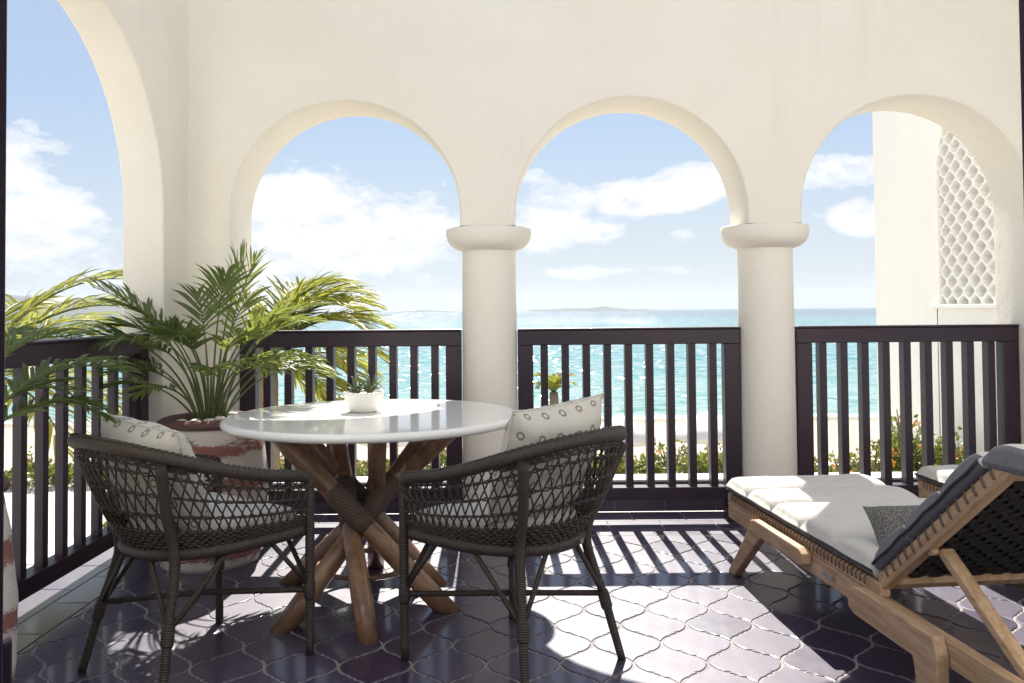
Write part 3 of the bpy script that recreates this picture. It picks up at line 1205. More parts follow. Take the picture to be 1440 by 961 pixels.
def make_chair(label):
    t = thing('wicker_armchair', label, 'armchair', (0, 0, 0), 0, 'wicker armchairs at the round table')
    rail = catmull(rail_ctrl(), 8)
    ring = catmull(ring_half(), 8)
    m = MB()
    m.tube(rail, 0.0205, 12, flat=0.82)
    rl = m.build('arm_rail', 'wrapped_reed', t)
    m = MB()                                        # braid laid along the rail
    for ph in (0, PI):
        pts = []
        rs = resample(rail[6:-6], 420)
        for i, p in enumerate(rs):
            tg = (rs[min(i + 1, 419)] - rs[max(i - 1, 0)]).normalized()
            sd = tg.cross(Vector((0, 0, 1))).normalized()
            up = sd.cross(tg)
            a = i * 0.62 + ph
            pts.append(p + up * (0.0175 + 0.0032 * math.sin(a)) + sd * (0.0075 * math.cos(a)))
        m.tube(pts, 0.0042, 5)
    m.build('braid', 'wicker', rl)
    # seat ring
    m = MB()
    front = [Vector((-0.268 + 0.536 * k / 6, 0.252 + 0.010 * math.sin(PI * k / 6), 0.437)) for k in range(1, 6)]
    m.tube(ring + front, 0.0215, 12, closed=True)
    m.build('seat_ring', 'wrapped_reed', t)
    # seat deck under the cushion
    m = MB()
    deck = [p * 1.0 for p in ring + front]
    n = len(deck)
    m.v += [(p.x * .97, p.y * .97, 0.436) for p in deck] + [(p.x * .97, p.y * .97, 0.442) for p in deck]
    m.face(list(range(n))[::-1])
    m.face([n + k for k in range(n)])
    for k in range(n):
        k2 = (k + 1) % n
        m.face((k, k2, n + k2, n + k))
    m.build('seat_deck', 'wicker', t)
    # legs
    for s in (-1, 1):
        m = MB()
        m.tube(catmull([(s * 0.276, 0.272, 0.0), (s * 0.279, 0.271, 0.30), (s * 0.283, 0.268, 0.585)], 6), [0.0155] * 4 + [0.017] * 9, 12)
        m.build('leg', 'wrapped_reed', t)
        m = MB()
        m.tube(catmull([(s * 0.250, -0.292, 0.0), (s * 0.210, -0.244, 0.22), (s * 0.172, -0.198, 0.42), (s * 0.208, -0.250, 0.58), (s * 0.262, -0.302, 0.742)], 6), [0.0145] * 3 + [0.0155] * 6 + [0.018] * 16, 12)
        m.build('leg', 'wrapped_reed', t)
    # crossed stretchers
    for s, dz in ((1, 0.0), (-1, 0.014)):
        m = MB()
        m.tube([(s * -0.277, 0.271, 0.225 + dz * .2), (0, 0.0, 0.222 + dz), (s * 0.210, -0.243, 0.225 + dz * .2)], 0.0105, 8)
        m.build('stretcher', 'wrapped_reed', t)
    # v-braces from every leg to the ring
    for s in (-1, 1):
        fl = Vector((s * 0.278, 0.271, 0.24))
        rl_ = Vector((s * 0.212, -0.245, 0.215))
        for a, b_ in ((fl, Vector((s * 0.264, 0.11, 0.425))), (fl, Vector((s * 0.14, 0.258, 0.428))),
                      (rl_, Vector((s * 0.236, -0.045, 0.422))), (rl_, Vector((s * 0.075, -0.230, 0.42)))):
            m = MB()
            m.tube([a, (a + b_) / 2, b_], 0.0088, 8)
            m.build('brace', 'wrapped_reed', t)
    # bindings at the nodes
    for s in (-1, 1):
        m = MB()
        m.tube([(s * 0.277, 0.271, 0.195), (s * 0.277, 0.271, 0.205), (s * 0.277, 0.271, 0.255), (s * 0.278, 0.271, 0.265)], [0.017, 0.0215, 0.0215, 0.017], 12)
        m.build('binding', 'wrapped_reed', t)
        m = MB()
        m.tube([(s * 0.219, -0.2545, 0.17), (s * 0.217, -0.2525, 0.18), (s * 0.209, -0.243, 0.225), (s * 0.207, -0.241, 0.235)], [0.016, 0.021, 0.021, 0.017], 12)
        m.build('binding', 'wrapped_reed', t)
    # woven shell
    NU = 161
    top = resample(rail[5:-5], NU)
    bot = resample(ring, NU)

    def P(u, v, off=0.0):
        u = min(max(u, 0.0), 1.0)
        x = u * (NU - 1)
        i = min(int(x), NU - 2)
        f = x - i
        b_ = bot[i].lerp(bot[i + 1], f)
        tp = top[i].lerp(top[i + 1], f)
        p = b_.lerp(tp, v)
        out = Vector((p.x, p.y + 0.02, 0))
        out = out.normalized() if out.length > 1e-6 else Vector((0, -1, 0))
        return p + out * (0.018 * math.sin(PI * v) + off - 0.004)
    m = MB()
    nd = 44
    du = 0.066
    for k in range(-4, nd + 5):
        for sg in (1, -1):
            u0 = k / nd
            pts = []
            for i in range(13):
                v = 0.18 + 0.80 * i / 12
                u = u0 + sg * du * (i / 12 - 0.5)
                if 0.0 <= u <= 1.0:
                    pts.append(P(u, v, 0.0025 * sg * math.cos(i * PI / 2)))
            if len(pts) > 2:
                m.tube(pts, 0.0030, 5, caps=False)
    for k in range(2 * nd + 1):                   # uprights low in the shell
        u = k / (2 * nd)
        m.tube([P(u, v) for v in (0.0, 0.1, 0.2)], 0.0026, 5, caps=False)

    def row(v, u0, u1, r, amp, wl, ph, flat=1.0):
        n = int((u1 - u0) * 330)
        m.tube([P(u0 + (u1 - u0) * i / n, v + 0.012 * math.sin(i * 0.37 + ph) * (1 if r < .004 else .3), amp * math.sin(2 * PI * i / wl + ph)) for i in range(n + 1)], r, 5, caps=False, flat=flat)
    for v in (0.40, 0.60, 0.80):
        for ph in (0, PI):
            row(v, 0.0, 1.0, 0.0030, 0.005, 6.6, ph)
    for i in range(8):
        row(0.015 + i * 0.031, 0.0, 1.0, 0.0050, 0.0042, 6.6, PI * (i % 2))
    for i in range(4):
        row(0.965 - i * 0.030, 0.24 + i * 0.02, 0.76 - i * 0.02, 0.0046, 0.004, 6.6, PI * (i % 2))
    o = m.build('woven_shell', 'wicker', t)
    o['kind'] = 'stuff'
    return t


FLOOR_TILT = 0
chair_l = make_chair('wicker armchair left of the table, beside the side railing')
m = MB()
m.box(-0.012, 0.012, -0.002, 0.002, -0.008, 0.008)
o = m.build('maker_tag', 'tag_red', chair_l)
o.location = (-0.150, -0.212, 0.428)
o.rotation_euler = (0, 0, R(-36))
chair_r = copy_tree(chair_l)
chair_r['label'] = 'wicker armchair right of the table, nearest the lounger'
for ch in [x for x in ALL() if x.parent == chair_r and x.name.startswith('maker_tag')]:
    me = ch.data.copy()
    me.materials.clear()
    me.materials.append(MATS['metal_plate'])
    ch.data = me
    ch.location = (0.085, -0.249, 0.428)
    ch.rotation_euler = (0, 0, R(14))
for c in (chair_l, chair_r):
    c.scale = (0.968, 0.968, 1.0)
chair_l.location = (-1.092, 2.975, 0)
chair_l.rotation_euler = (0, 0, R(53 - 90))
chair_r.location = (-0.005, 2.985, 0)
chair_r.rotation_euler = (0, 0, R(136 - 90))


# ---------------------------------------------------------------- cushions
def pillow_mb(w, h, th, n=22, pinch=0.07, crumple=0.006, seed=0, pw=0.55):
    m = MB()
    def pt(i, j, sgn):
        u, v = i / n, j / n
        a, b_ = 2 * u - 1, 2 * v - 1
        # corners reach out, sides draw in
        sx = 1 - pinch * (1 - b_ * b_)
        sy = 1 - pinch * (1 - a * a)
        x = w / 2 * a * sx if True else 0
        y = h / 2 * b_ * sy
        prof = max(0.0, (1 - a ** 4)) ** pw * max(0.0, (1 - b_ ** 4)) ** pw
        z = sgn * th / 2 * prof
        k = mnoise.noise(Vector((x * 6 + seed, y * 8, seed + sgn)))
        k2 = mnoise.noise(Vector((x * 18 + seed, y * 18, seed - sgn)))
        z += (k * crumple + k2 * crumple * .4) * prof
        return (x, y, z)
    def arc(fn):
        L = [0.0]
        for k in range(n):
            L.append(L[-1] + (Vector(fn(k + 1)) - Vector(fn(k))).length)
        return L
    AU, AV = arc(lambda k: pt(k, n // 2, 1)), arc(lambda k: pt(n // 2, k, 1))
    for sgn in (1, -1):
        b = len(m.v)
        for j in range(n + 1):
            for i in range(n + 1):
                m.v.append(pt(i, j, sgn))
        for j in range(n):
            for i in range(n):
                q = [b + j * (n + 1) + i, b + j * (n + 1) + i + 1, b + (j + 1) * (n + 1) + i + 1, b + (j + 1) * (n + 1) + i]
                uv = [(AU[i], AV[j]), (AU[i + 1], AV[j]), (AU[i + 1], AV[j + 1]), (AU[i], AV[j + 1])]
                m.face(q if sgn > 0 else q[::-1], uv if sgn > 0 else uv[::-1], True)
    # outline for the piping
    edge = [pt(i, 0, 1) for i in range(n)] + [pt(n, j, 1) for j in range(n)] + [pt(n - i, n, 1) for i in range(n)] + [pt(0, n - j, 1) for j in range(n)]
    return m, edge


def chair_cushions(chair, which, lab_seat, lab_pil, roll, drop=0.0):
    mw = chair.matrix_basis
    # seat cushion follows the ring
    t = thing('seat_cushion', lab_seat, 'cushion', chair.location, chair.rotation_euler.z, 'seat cushions in the wicker armchairs')
    t.scale = chair.scale
    ring = [p for p in catmull(ring_half(), 6)]
    front = [Vector((-0.268 + 0.536 * k / 6, 0.252, 0.44)) for k in range(1, 6)]
    out = [Vector((p.x, p.y, 0)) for p in ring + front]
    m = MB()
    n = len(out)
    layers = [(0.90, 0.444), (0.945, 0.452), (0.955, 0.475), (0.95, 0.498), (0.915, 0.513), (0.80, 0.522), (0.5, 0.527), (0.2, 0.528)]
    for s, z in layers:
        for p in out:
            wob = mnoise.noise(Vector((p.x * s * 6, p.y * s * 6, which))) * 0.006
            m.v.append((p.x * s, p.y * s - 0.004, z + wob))
    for i in range(len(layers) - 1):
        for k in range(n):
            k2 = (k + 1) % n
            m.face((i * n + k2, i * n + k, (i + 1) * n + k, (i + 1) * n + k2), None, True)
    m.face(list(range(n)))
    m.face([(len(layers) - 1) * n + k for k in range(n)][::-1], None, True)
    o = m.build('cushion_pad', 'seat_fabric', t)
    import bmesh
    bm = bmesh.new(); bm.from_mesh(o.data); bmesh.ops.recalc_face_normals(bm, faces=bm.faces); bm.to_mesh(o.data); bm.free()
    m = MB()
    m.tube([(p.x * 0.952, p.y * 0.952 - 0.004, 0.476) for p in out], 0.004, 6, closed=True)
    m.build('piping', 'seat_fabric', t)
    # flowered pillow leaning on the back
    tp = thing('throw_pillow', lab_pil, 'pillow', chair.location, chair.rotation_euler.z, 'flowered pillows in the wicker armchairs')
    tp.scale = chair.scale
    mb, edge = pillow_mb(0.46, 0.42, 0.19, 30, 0.075, 0.021, which * 3.3 + 0.4, 0.72)
    M = Matrix.Translation((0.0, -0.165, 0.705 - drop)) @ Matrix.Rotation(R(90 + 22), 4, 'X') @ Matrix.Rotation(R(roll), 4, 'Z')
    o = mb.build('pillow_cover', 'flower_fabric', tp)
    o.matrix_local = M
    m = MB()
    m.tube(edge, 0.0032, 6, closed=True)
    o2 = m.build('piping', 'flower_fabric', tp)
    o2.matrix_local = M


chair_cushions(chair_l, 1, 'pale grey seat cushion in the left wicker armchair', 'cream flowered pillow in the left wicker armchair, before the corner planter', -5, 0.045)
chair_cushions(chair_r, 2, 'pale grey seat cushion in the right wicker armchair', 'cream flowered pillow in the right wicker armchair, before the column railing', 3)

# ---------------------------------------------------------------- sun lounger (local: x foot->head, y across, z up)
LW = 0.63
HX, HZ, HA, HL = 1.345, 0.335, R(38.0), 0.77      # hinge, backrest angle and length


def pad(x0, x1, y0, y1, z0, th, nx=10, ny=18, rim=0, seed=0):
    """one quilted channel of the mattress: domed across its length"""
    m = MB()
    def h(a, b_):
        pa = (1 - abs(2 * a - 1) ** 3.2) ** 0.5 if abs(2 * a - 1) < 1 else 0
        pb = (1 - abs(2 * b_ - 1) ** 30) ** 0.5 if abs(2 * b_ - 1) < 1 else 0
        return pa, pb
    for side in (1, 0):
        b = len(m.v)
        for j in range(ny + 1):
            for i in range(nx + 1):
                a, b_ = i / nx, (1 - math.cos(PI * j / ny)) / 2
                pa, pb = h(a, b_)
                x, y = x0 + (x1 - x0) * a, y0 + (y1 - y0) * b_
                wr = mnoise.noise(Vector((x * 9 + seed, y * 9, seed))) * 0.006
                if side:
                    z = z0 + th * 0.32 + (th * 0.68 * (0.30 + 0.70 * pa) + wr) * pb
                else:
                    z = z0 + th * 0.32 * (1 - pb)
                m.v.append((x, y, z))
        for j in range(ny):
            for i in range(nx):
                q = [b + j * (nx + 1) + i, b + j * (nx + 1) + i + 1, b + (j + 1) * (nx + 1) + i + 1, b + (j + 1) * (nx + 1) + i]
                m.face(q if side else q[::-1], None, True, 0 if side and rim <= j < ny - rim else 1)
    N = (nx + 1) * (ny + 1)
    for i in range(nx):
        for j in (0, ny):
            a_, b_ = j * (nx + 1) + i, j * (nx + 1) + i + 1
            q = (N + a_, N + b_, b_, a_)
            m.face(q if j == 0 else q[::-1], None, True, 1)
    for j in range(ny):
        for i in (0, nx):
            a_, b_ = j * (nx + 1) + i, (j + 1) * (nx + 1) + i
            q = (a_, b_, N + b_, N + a_)
            m.face(q if i == 0 else q[::-1], None, True)
    return m


def make_lounger(label):
    t = thing('sun_lounger', label, 'lounger', (0, 0, 0), 0, 'teak sun loungers on the terrace')
    for s, y in ((0, -0.012), (1, LW + 0.012)):
        sy = -1 if s == 0 else 1
        # deck side bar carrying the lacing
        m = MB()
        m.bar((0.0, y - sy * 0.012, 0.315), (1.36, y - sy * 0.012, 0.315), 0.034, 0.042)
        m.build('deck_bar', 'teak', t, 0.004)
        # lower side rail
        m = MB()
        m.bar((0.010, y - sy * 0.010, 0.258), (2.02, y - sy * 0.010, 0.258), 0.036, 0.070)
        m.build('side_rail', 'teak', t, 0.004)
        # outer bracket with the front leg: one bent piece
        m = MB()
        prof = [(0.385, 0.302), (0.425, 0.312), (0.855, 0.312), (0.890, 0.296), (0.892, 0.262), (0.875, 0.250), (0.500, 0.250), (0.462, 0.232), (0.178, 0.0), (0.100, 0.0), (0.372, 0.268)]
        prof = prof[::-1]
        b = len(m.v)
        n = len(prof)
        ya, yb = y + sy * 0.009, y + sy * 0.047
        lo, hi = min(ya, yb), max(ya, yb)
        m.v += [(px, lo, pz) for px, pz in prof] + [(px, hi, pz) for px, pz in prof]
        m.face([b + k for k in range(n)])
        m.face([b + n + k for k in range(n)][::-1])
        for k in range(n):
            k2 = (k + 1) % n
            m.face((b + k2, b + k, b + n + k, b + n + k2))
        import bmesh
        o = m.build('front_leg', 'teak', t, 0.006, 3)
        bm = bmesh.new(); bm.from_mesh(o.data); bmesh.ops.recalc_face_normals(bm, faces=bm.faces); bm.to_mesh(o.data); bm.free()
        # rear rail section and leg
        m = MB()
        prof = [(0.50, 0.234), (0.53, 0.222), (1.02, 0.222), (1.05, 0.205), (1.61, 0.205), (1.66, 0.0), (1.72, 0.0), (1.745, 0.15), (1.735, 0.288), (1.15, 0.300), (1.12, 0.318), (1.05, 0.322), (1.03, 0.300), (0.80, 0.300), (0.78, 0.284), (0.535, 0.284), (0.50, 0.262)]
        prof = [(1.23, 0.225), (1.27, 0.212), (1.60, 0.212), (1.655, 0.0), (1.715, 0.0), (1.720, 0.26), (1.700, 0.302), (1.29, 0.304), (1.25, 0.294), (1.225, 0.27)]
        n = len(prof)
        m.v += [(px, lo, pz) for px, pz in prof] + [(px, hi, pz) for px, pz in prof]
        m.face(list(range(n)))
        m.face([n + k for k in range(n)][::-1])
        for k in range(n):
            k2 = (k + 1) % n
            m.face((k2, k, n + k, n + k2))
        o = m.build('rear_leg', 'teak', t, 0.006, 3)
        bm = bmesh.new(); bm.from_mesh(o.data); bmesh.ops.recalc_face_normals(bm, faces=bm.faces); bm.to_mesh(o.data); bm.free()
    # end rails
    m = MB()
    m.bar((0.018, 0.008, 0.315), (0.018, LW - 0.008, 0.315), 0.034, 0.042)
    m.build('end_rail', 'teak', t, 0.004)
    m = MB()
    m.bar((0.03, 0.012, 0.258), (0.03, LW - 0.012, 0.258), 0.034, 0.066)
    m.build('end_rail', 'teak', t, 0.004)
    m = MB()
    m.bar((2.0, 0.012, 0.258), (2.0, LW - 0.012, 0.258), 0.034, 0.066)
    m.build('end_rail', 'teak', t, 0.004)
    # small dark plate on the side rail
    m = MB()
    m.box(1.00, 1.075, -0.0385, -0.0352, 0.257, 0.273)
    o = m.build('maker_plate', 'metal_plate', t)
    o.location.y = 0.0035
    # woven deck
    m = MB()
    m.box(0.037, 1.33, 0.02, LW - 0.02, 0.318, 0.326)
    m.build('deck_web', 'black_mesh', t)
    # lacing loops along the deck bars
    lm = MB()
    lm.tube([(0, -0.0215, -0.006), (0, -0.024, 0.014), (0, -0.015, 0.0245), (0, 0.004, 0.0245), (0, 0.02, 0.016)], 0.0026, 5)
    loop_me = lm.mesh('lacing')
    loop_me.materials.append(MATS['rope'])
    for k in range(44):
        share('lacing', loop_me, t, (0.06 + k * 0.0282, 0.000, 0.315))
    # backrest
    ca, sa = math.cos(HA), math.sin(HA)
    def B(u, y, w):                      # u along the backrest, w off its front face
        return (HX + ca * u - sa * w, y, HZ + sa * u + ca * w)
    MBK = Matrix(((ca, 0, -sa, HX), (0, 1, 0, 0), (sa, 0, ca, HZ), (0, 0, 0, 1)))
    for y in (0.006, LW - 0.006):
        m = MB()
        m.bar((0, 0, 0), (HL, 0, 0), 0.036, 0.046)
        o = m.build('backrest_bar', 'teak', t, 0.004)
        o.matrix_local = MBK @ Matrix.Translation((0, y, 0))
    for u in (0.02, HL - 0.022):
        m = MB()
        m.bar((u, 0.025, 0), (u, LW - 0.025, 0), 0.042, 0.044)
        o = m.build('backrest_bar', 'teak', t, 0.004)
        o.matrix_local = MBK
    # woven backrest web, strips over and under
    m = MB()
    ns, nr = 17, 22
    for k in range(ns):
        y = 0.03 + (LW - 0.06) * (k + 0.5) / ns
        pts = [Vector((0.05 + (HL - 0.1) * i / (nr * 2), y, -0.004 + 0.0035 * math.cos(PI * i / 2 + PI * k))) for i in range(nr * 2 + 1)]
        b = len(m.v)
        for p in pts:
            m.v += [(p.x, p.y - 0.0155, p.z), (p.x, p.y + 0.0155, p.z)]
        for i in range(len(pts) - 1):
            m.face((b + 2 * i, b + 2 * i + 2, b + 2 * i + 3, b + 2 * i + 1), None, True)
    for k in range(nr):
        x = 0.05 + (HL - 0.1) * (k + 0.5) / nr
        pts = [Vector((x, 0.025 + (LW - 0.05) * i / (ns * 2), -0.004 + 0.0035 * math.cos(PI * i / 2 + PI * k + PI))) for i in range(ns * 2 + 1)]
        b = len(m.v)
        for p in pts:
            m.v += [(p.x - 0.0145, p.y, p.z), (p.x + 0.0145, p.y, p.z)]
        for i in range(len(pts) - 1):
            m.face((b + 2 * i, b + 2 * i + 1, b + 2 * i + 3, b + 2 * i + 2), None, True)
    o = m.build('backrest_web', 'black_mesh', t)
    o.matrix_local = MBK
    o['kind'] = 'stuff'
    m = MB()
    m.box(0.04, HL - 0.04, 0.02, LW - 0.02, 0.004, 0.010)
    o = m.build('backrest_panel', 'black_mesh', t)
    o.matrix_local = MBK
    lm = MB()
    lm.tube([(0, -0.0215, -0.008), (0, -0.024, 0.012), (0, -0.016, 0.026), (0, 0.004, 0.0265), (0, 0.02, 0.018)], 0.0034, 5)
    bl = lm.mesh('lacing')
    bl.materials.append(MATS['rope'])
    for k in range(15):
        o = share('lacing', bl, t)
        o.matrix_local = MBK @ Matrix.Translation((0.07 + k * 0.046, 0.006, 0))
    # props
    for y in (0.045, LW - 0.045):
        m = MB()
        m.bar(B(0.31, y, -0.028), (1.985, y, 0.268), 0.026, 0.040, (0, 1, 0))
        m.build('prop', 'teak', t, 0.004)
        m = MB()
        q = Vector(B(0.305, y, -0.026))
        m.tube([q + Vector((0, -0.045 if y < .3 else .02, 0)), q + Vector((0, -0.02 if y < .3 else .045, 0))], 0.011, 12)
        m.build('bolt', 'teak', t)
    # mattress: five quilted channels on the deck, four on the backrest
    seat = thing('mattress', None, None)
    seat.parent = t
    n = 5
    w = (HX - 0.02 + 0.012) / n
    for k in range(n):
        pad(-0.012 + k * w, -0.012 + (k + 1) * w, -0.022, LW + 0.022, 0.338, 0.078, seed=k * 3.1).build('quilted_channel', ['cushion_fabric', 'border_fabric'], seat)
    m = MB()
    m.tube([(-0.012 + (HX - 0.01) * k / 20, -0.0245, 0.3645 + 0.0015 * math.sin(k * 1.7)) for k in range(21)], 0.0042, 6)
    m.tube([(-0.0145, -0.022 + (LW + 0.044) * k / 12, 0.3645) for k in range(13)], 0.0042, 6)
    m.build('piping', 'piping', seat)
    nb = 4
    wb = 0.225
    for k in range(nb):
        o = pad(0.02 + k * wb, 0.02 + (k + 1) * wb, -0.022, LW + 0.022, 0.028, 0.074, rim=2, seed=40 + k * 2.3).build('quilted_channel', ['cushion_fabric', 'border_fabric'], seat)
        o.matrix_local = MBK
        if k == 3:                       # the last channel folds over the top bar
            o.matrix_local = MBK @ Matrix.Translation((0.02 + 3 * wb, 0, 0.03)) @ Matrix.Rotation(R(36), 4, 'Y') @ Matrix.Translation((-(0.02 + 3 * wb), 0, -0.03))
    m = MB()
    m.tube([(0.02 + 3 * wb * k / 20, -0.0245, 0.0535 + 0.002 * math.sin(k * 1.3)) for k in range(21)], 0.0042, 6)
    o = m.build('piping', 'piping', seat)
    o.matrix_local = MBK
    return t


lounge = make_lounger('teak sun lounger with raised back in the right foreground')
LROT = math.atan2(-0.995, 0.099)
lounge.location = (1.025, 4.045, 0)
lounge.rotation_euler = (0, 0, LROT)
lounge2 = copy_tree(lounge)
lounge2['label'] = 'second sun lounger mostly hidden behind the raised back of the first'
lounge2.location = (2.035, 4.29, 0)
lounge2.rotation_euler = (0, 0, LROT)

pl = thing('lounger_pillow', 'small black and white speckled pillow on the near lounger', 'pillow', lounge.location, LROT)
mb, edge = pillow_mb(0.33, 0.19, 0.12, 20, 0.08, 0.008, 9.1, 0.65)
o = mb.build('pillow_cover', 'speckled_fabric', pl)
o.matrix_local = Matrix.Translation((1.215, 0.20, 0.455)) @ Matrix.Rotation(R(90), 4, 'Z') @ Matrix.Rotation(R(52), 4, 'X')


# ---------------------------------------------------------------- planters
def planter(label, loc, H, RB):
    t = thing('planter', label, 'planter', loc, random.uniform(0, 6), 'striped clay planters')
    k = H / 0.70
    prof = []
    for i in range(25):
        q = i / 24
        r = RB * (0.80 + 0.24 * math.sin(PI * min(1.0, q * 0.78 + 0.10)) ** 1.1)
        rib = 0.006 * max(0.0, math.sin(q * 2 * PI * 4.0 - 1.0)) ** 6
        prof.append((r + rib, q * (H - 0.035)))
    m = MB()
    m.lathe(prof, 56, cap0=True)
    m.build('pot_body', 'washed_clay', t)
    m = MB()
    rt = prof[-1][0]
    m.lathe([(rt - 0.004, H - 0.042), (rt + 0.014, H - 0.040), (rt + 0.018, H - 0.028), (rt + 0.010, H - 0.014), (rt - 0.006, H - 0.006), (rt - 0.028, H), (rt - 0.044, H - 0.006), (rt - 0.05, H - 0.03), (rt - 0.052, H - 0.07)], 56)
    m.build('pot_rim', 'clay_rim', t)
    m = MB()
    m.lathe([(0.0, H - 0.022), (0.1, H - 0.020), (rt - 0.0485, H - 0.026)], 40)
    m.build('soil', 'soil', t)
    return rt


POT1 = Vector((-1.478, 4.185, 0))
POT2 = Vector((-1.548, 2.20, 0))
planter('striped whitewashed clay planter in the corner behind the left armchair', POT1, 0.700, 0.262)
planter('striped clay planter cut off by the door frame at the left edge', POT2, 0.775, 0.232)
pm = MB()
pm.lathe([(0.001, -0.012), (0.018, -0.009), (0.027, 0.0), (0.022, 0.009), (0.012, 0.0125), (0.001, 0.0135)], 14)
pme = pm.mesh('white_pebble')
pme.materials.append(MATS['pebble'])
for (x, y, s) in ((0.06, -0.05, 1.0), (0.12, -0.02, 1.25), (0.15, 0.06, 1.1), (0.08, 0.09, 1.2), (0.19, 0.01, 1.0), (0.04, -0.13, 0.9), (0.13, -0.09, 1.1), (-0.02, -0.15, 0.9), (0.17, -0.05, .9), (-0.09, -0.14, .8)):
    o = share('white_pebble', pme, None, (POT1.x + x, POT1.y + y, 0.690), (0.2 * random.random(), 0, random.random() * 6))
    o.scale = (s * 1.25, s * 0.95, s)
    tag(o, 'smooth white pebble on the soil of the corner planter', 'pebble', 'white pebbles in the corner planter')


# ---------------------------------------------------------------- palms
def frond_mb(base, az, el, L, droop, bare, n, ll, lw, rng, ang=52, sag=0.5, r0=0.006, fold=0.35):
    """one pinnate leaf: arched midrib with two ranks of leaflets"""
    m = MB()
    h = Vector((math.cos(az), math.sin(az), 0))
    side0 = Vector((-math.sin(az), math.cos(az), 0))
    N = 22
    pts = [Vector(base)]
    for i in range(N):
        q = (i + 0.5) / N
        e = el - droop * q ** 1.5
        pts.append(pts[-1] + (h * math.cos(e) + Vector((0, 0, math.sin(e)))) * (L / N))
    m.tube(pts, [r0 * (1 - 0.85 * i / N) + 0.0008 for i in range(N + 1)], 6, mi=1) if False else m.tube(pts, [r0 * (1 - 0.85 * i / N) + 0.0008 for i in range(N + 1)], 6)
    for k in range(len(m.mi)):
        m.mi[k] = 1

    def at(q):
        x = q * N
        i = min(int(x), N - 1)
        return pts[i].lerp(pts[i + 1], x - i), (pts[i + 1] - pts[i]).normalized()
    for k in range(n):
        q0 = bare + (1 - bare) * (k + 0.5) / n
        for sg in (-1, 1):
            q = min(0.999, q0 + rng.uniform(-.3, .3) * (1 - bare) / n)
            p, tg = at(q)
            f = (q - bare) / (1 - bare)
            up = side0.cross(tg).normalized() * -1
            if up.z < 0:
                up = -up
            env = math.sin(PI * min(1, 0.16 + 0.80 * f)) ** 0.6
            ln = ll * env * rng.uniform(0.85, 1.1)
            a = R(ang * (1 - 0.62 * f) + rng.uniform(-7, 7))
            d = (tg * math.cos(a) + side0 * (sg * math.sin(a)) + up * (fold + rng.uniform(-.12, .12))).normalized()
            w = lw * (0.7 + 0.5 * env) * rng.uniform(.8, 1.15)
            wd = d.cross(up)
            if wd.length < 1e-4:
                wd = side0.copy()
            wd.normalize()
            tw = rng.uniform(-.6, .6)
            nd = wd * math.cos(tw) + d.cross(wd) * math.sin(tw)
            S = 5
            b = len(m.v)
            cur = p.copy()
            dd = d.copy()
            kink = rng.uniform(0.0, 0.5) if rng.random() < 0.22 else 0.0
            for i in range(S + 1):
                r = i / S
                ww = w * 0.5 * (0.35 + 2.3 * r * (1 - r)) * (1 - r ** 6) + 0.0004
                cn = nd.cross(dd).normalized()
                m.v.append(tuple(cur - nd * ww + cn * (ww * 0.35)))
                m.v.append(tuple(cur))
                m.v.append(tuple(cur + nd * ww + cn * (ww * 0.35)))
                dd = (dd + Vector((0, 0, -(sag * (0.25 + 1.0 * r) + (kink * 3 if i == 3 else 0)) / S))).normalized()
                cur = cur + dd * (ln / S)
            for i in range(S):
                for c in (0, 1):
                    m.face((b + 3 * i + c, b + 3 * i + 1 + c, b + 3 * i + 4 + c, b + 3 * i + 3 + c), [(i / S, tw), (i / S, tw), ((i + 1) / S, tw), ((i + 1) / S, tw)], True)
    return m


def potted_palm(label, base, specs, seed, scale=1.0, sun_side=False):
    rng = random.Random(seed)
    t = thing('potted_palm', label, 'palm plant', base, 0, 'palms growing in the clay planters')
    for (az, el, L, droop, bare, n, ll, lw) in specs:
        L, ll, n, lw = L * scale, ll * scale, int(n * 1.35), lw * 0.74
        a = R(az)
        off = Vector((math.cos(a), math.sin(a), 0)) * rng.uniform(0.015, 0.06)
        frond_mb(off, a, R(el), L, R(droop), bare, n, ll, lw, rng, sag=rng.uniform(.5, .95), fold=rng.uniform(.1, .4)).build('frond', ['palm_sunlit' if sun_side and math.cos(a - R(15)) > 0.35 else 'palm_green', 'stem_green'], t)  # right-hand fronds take the colour lightened as if sunlit
    return t


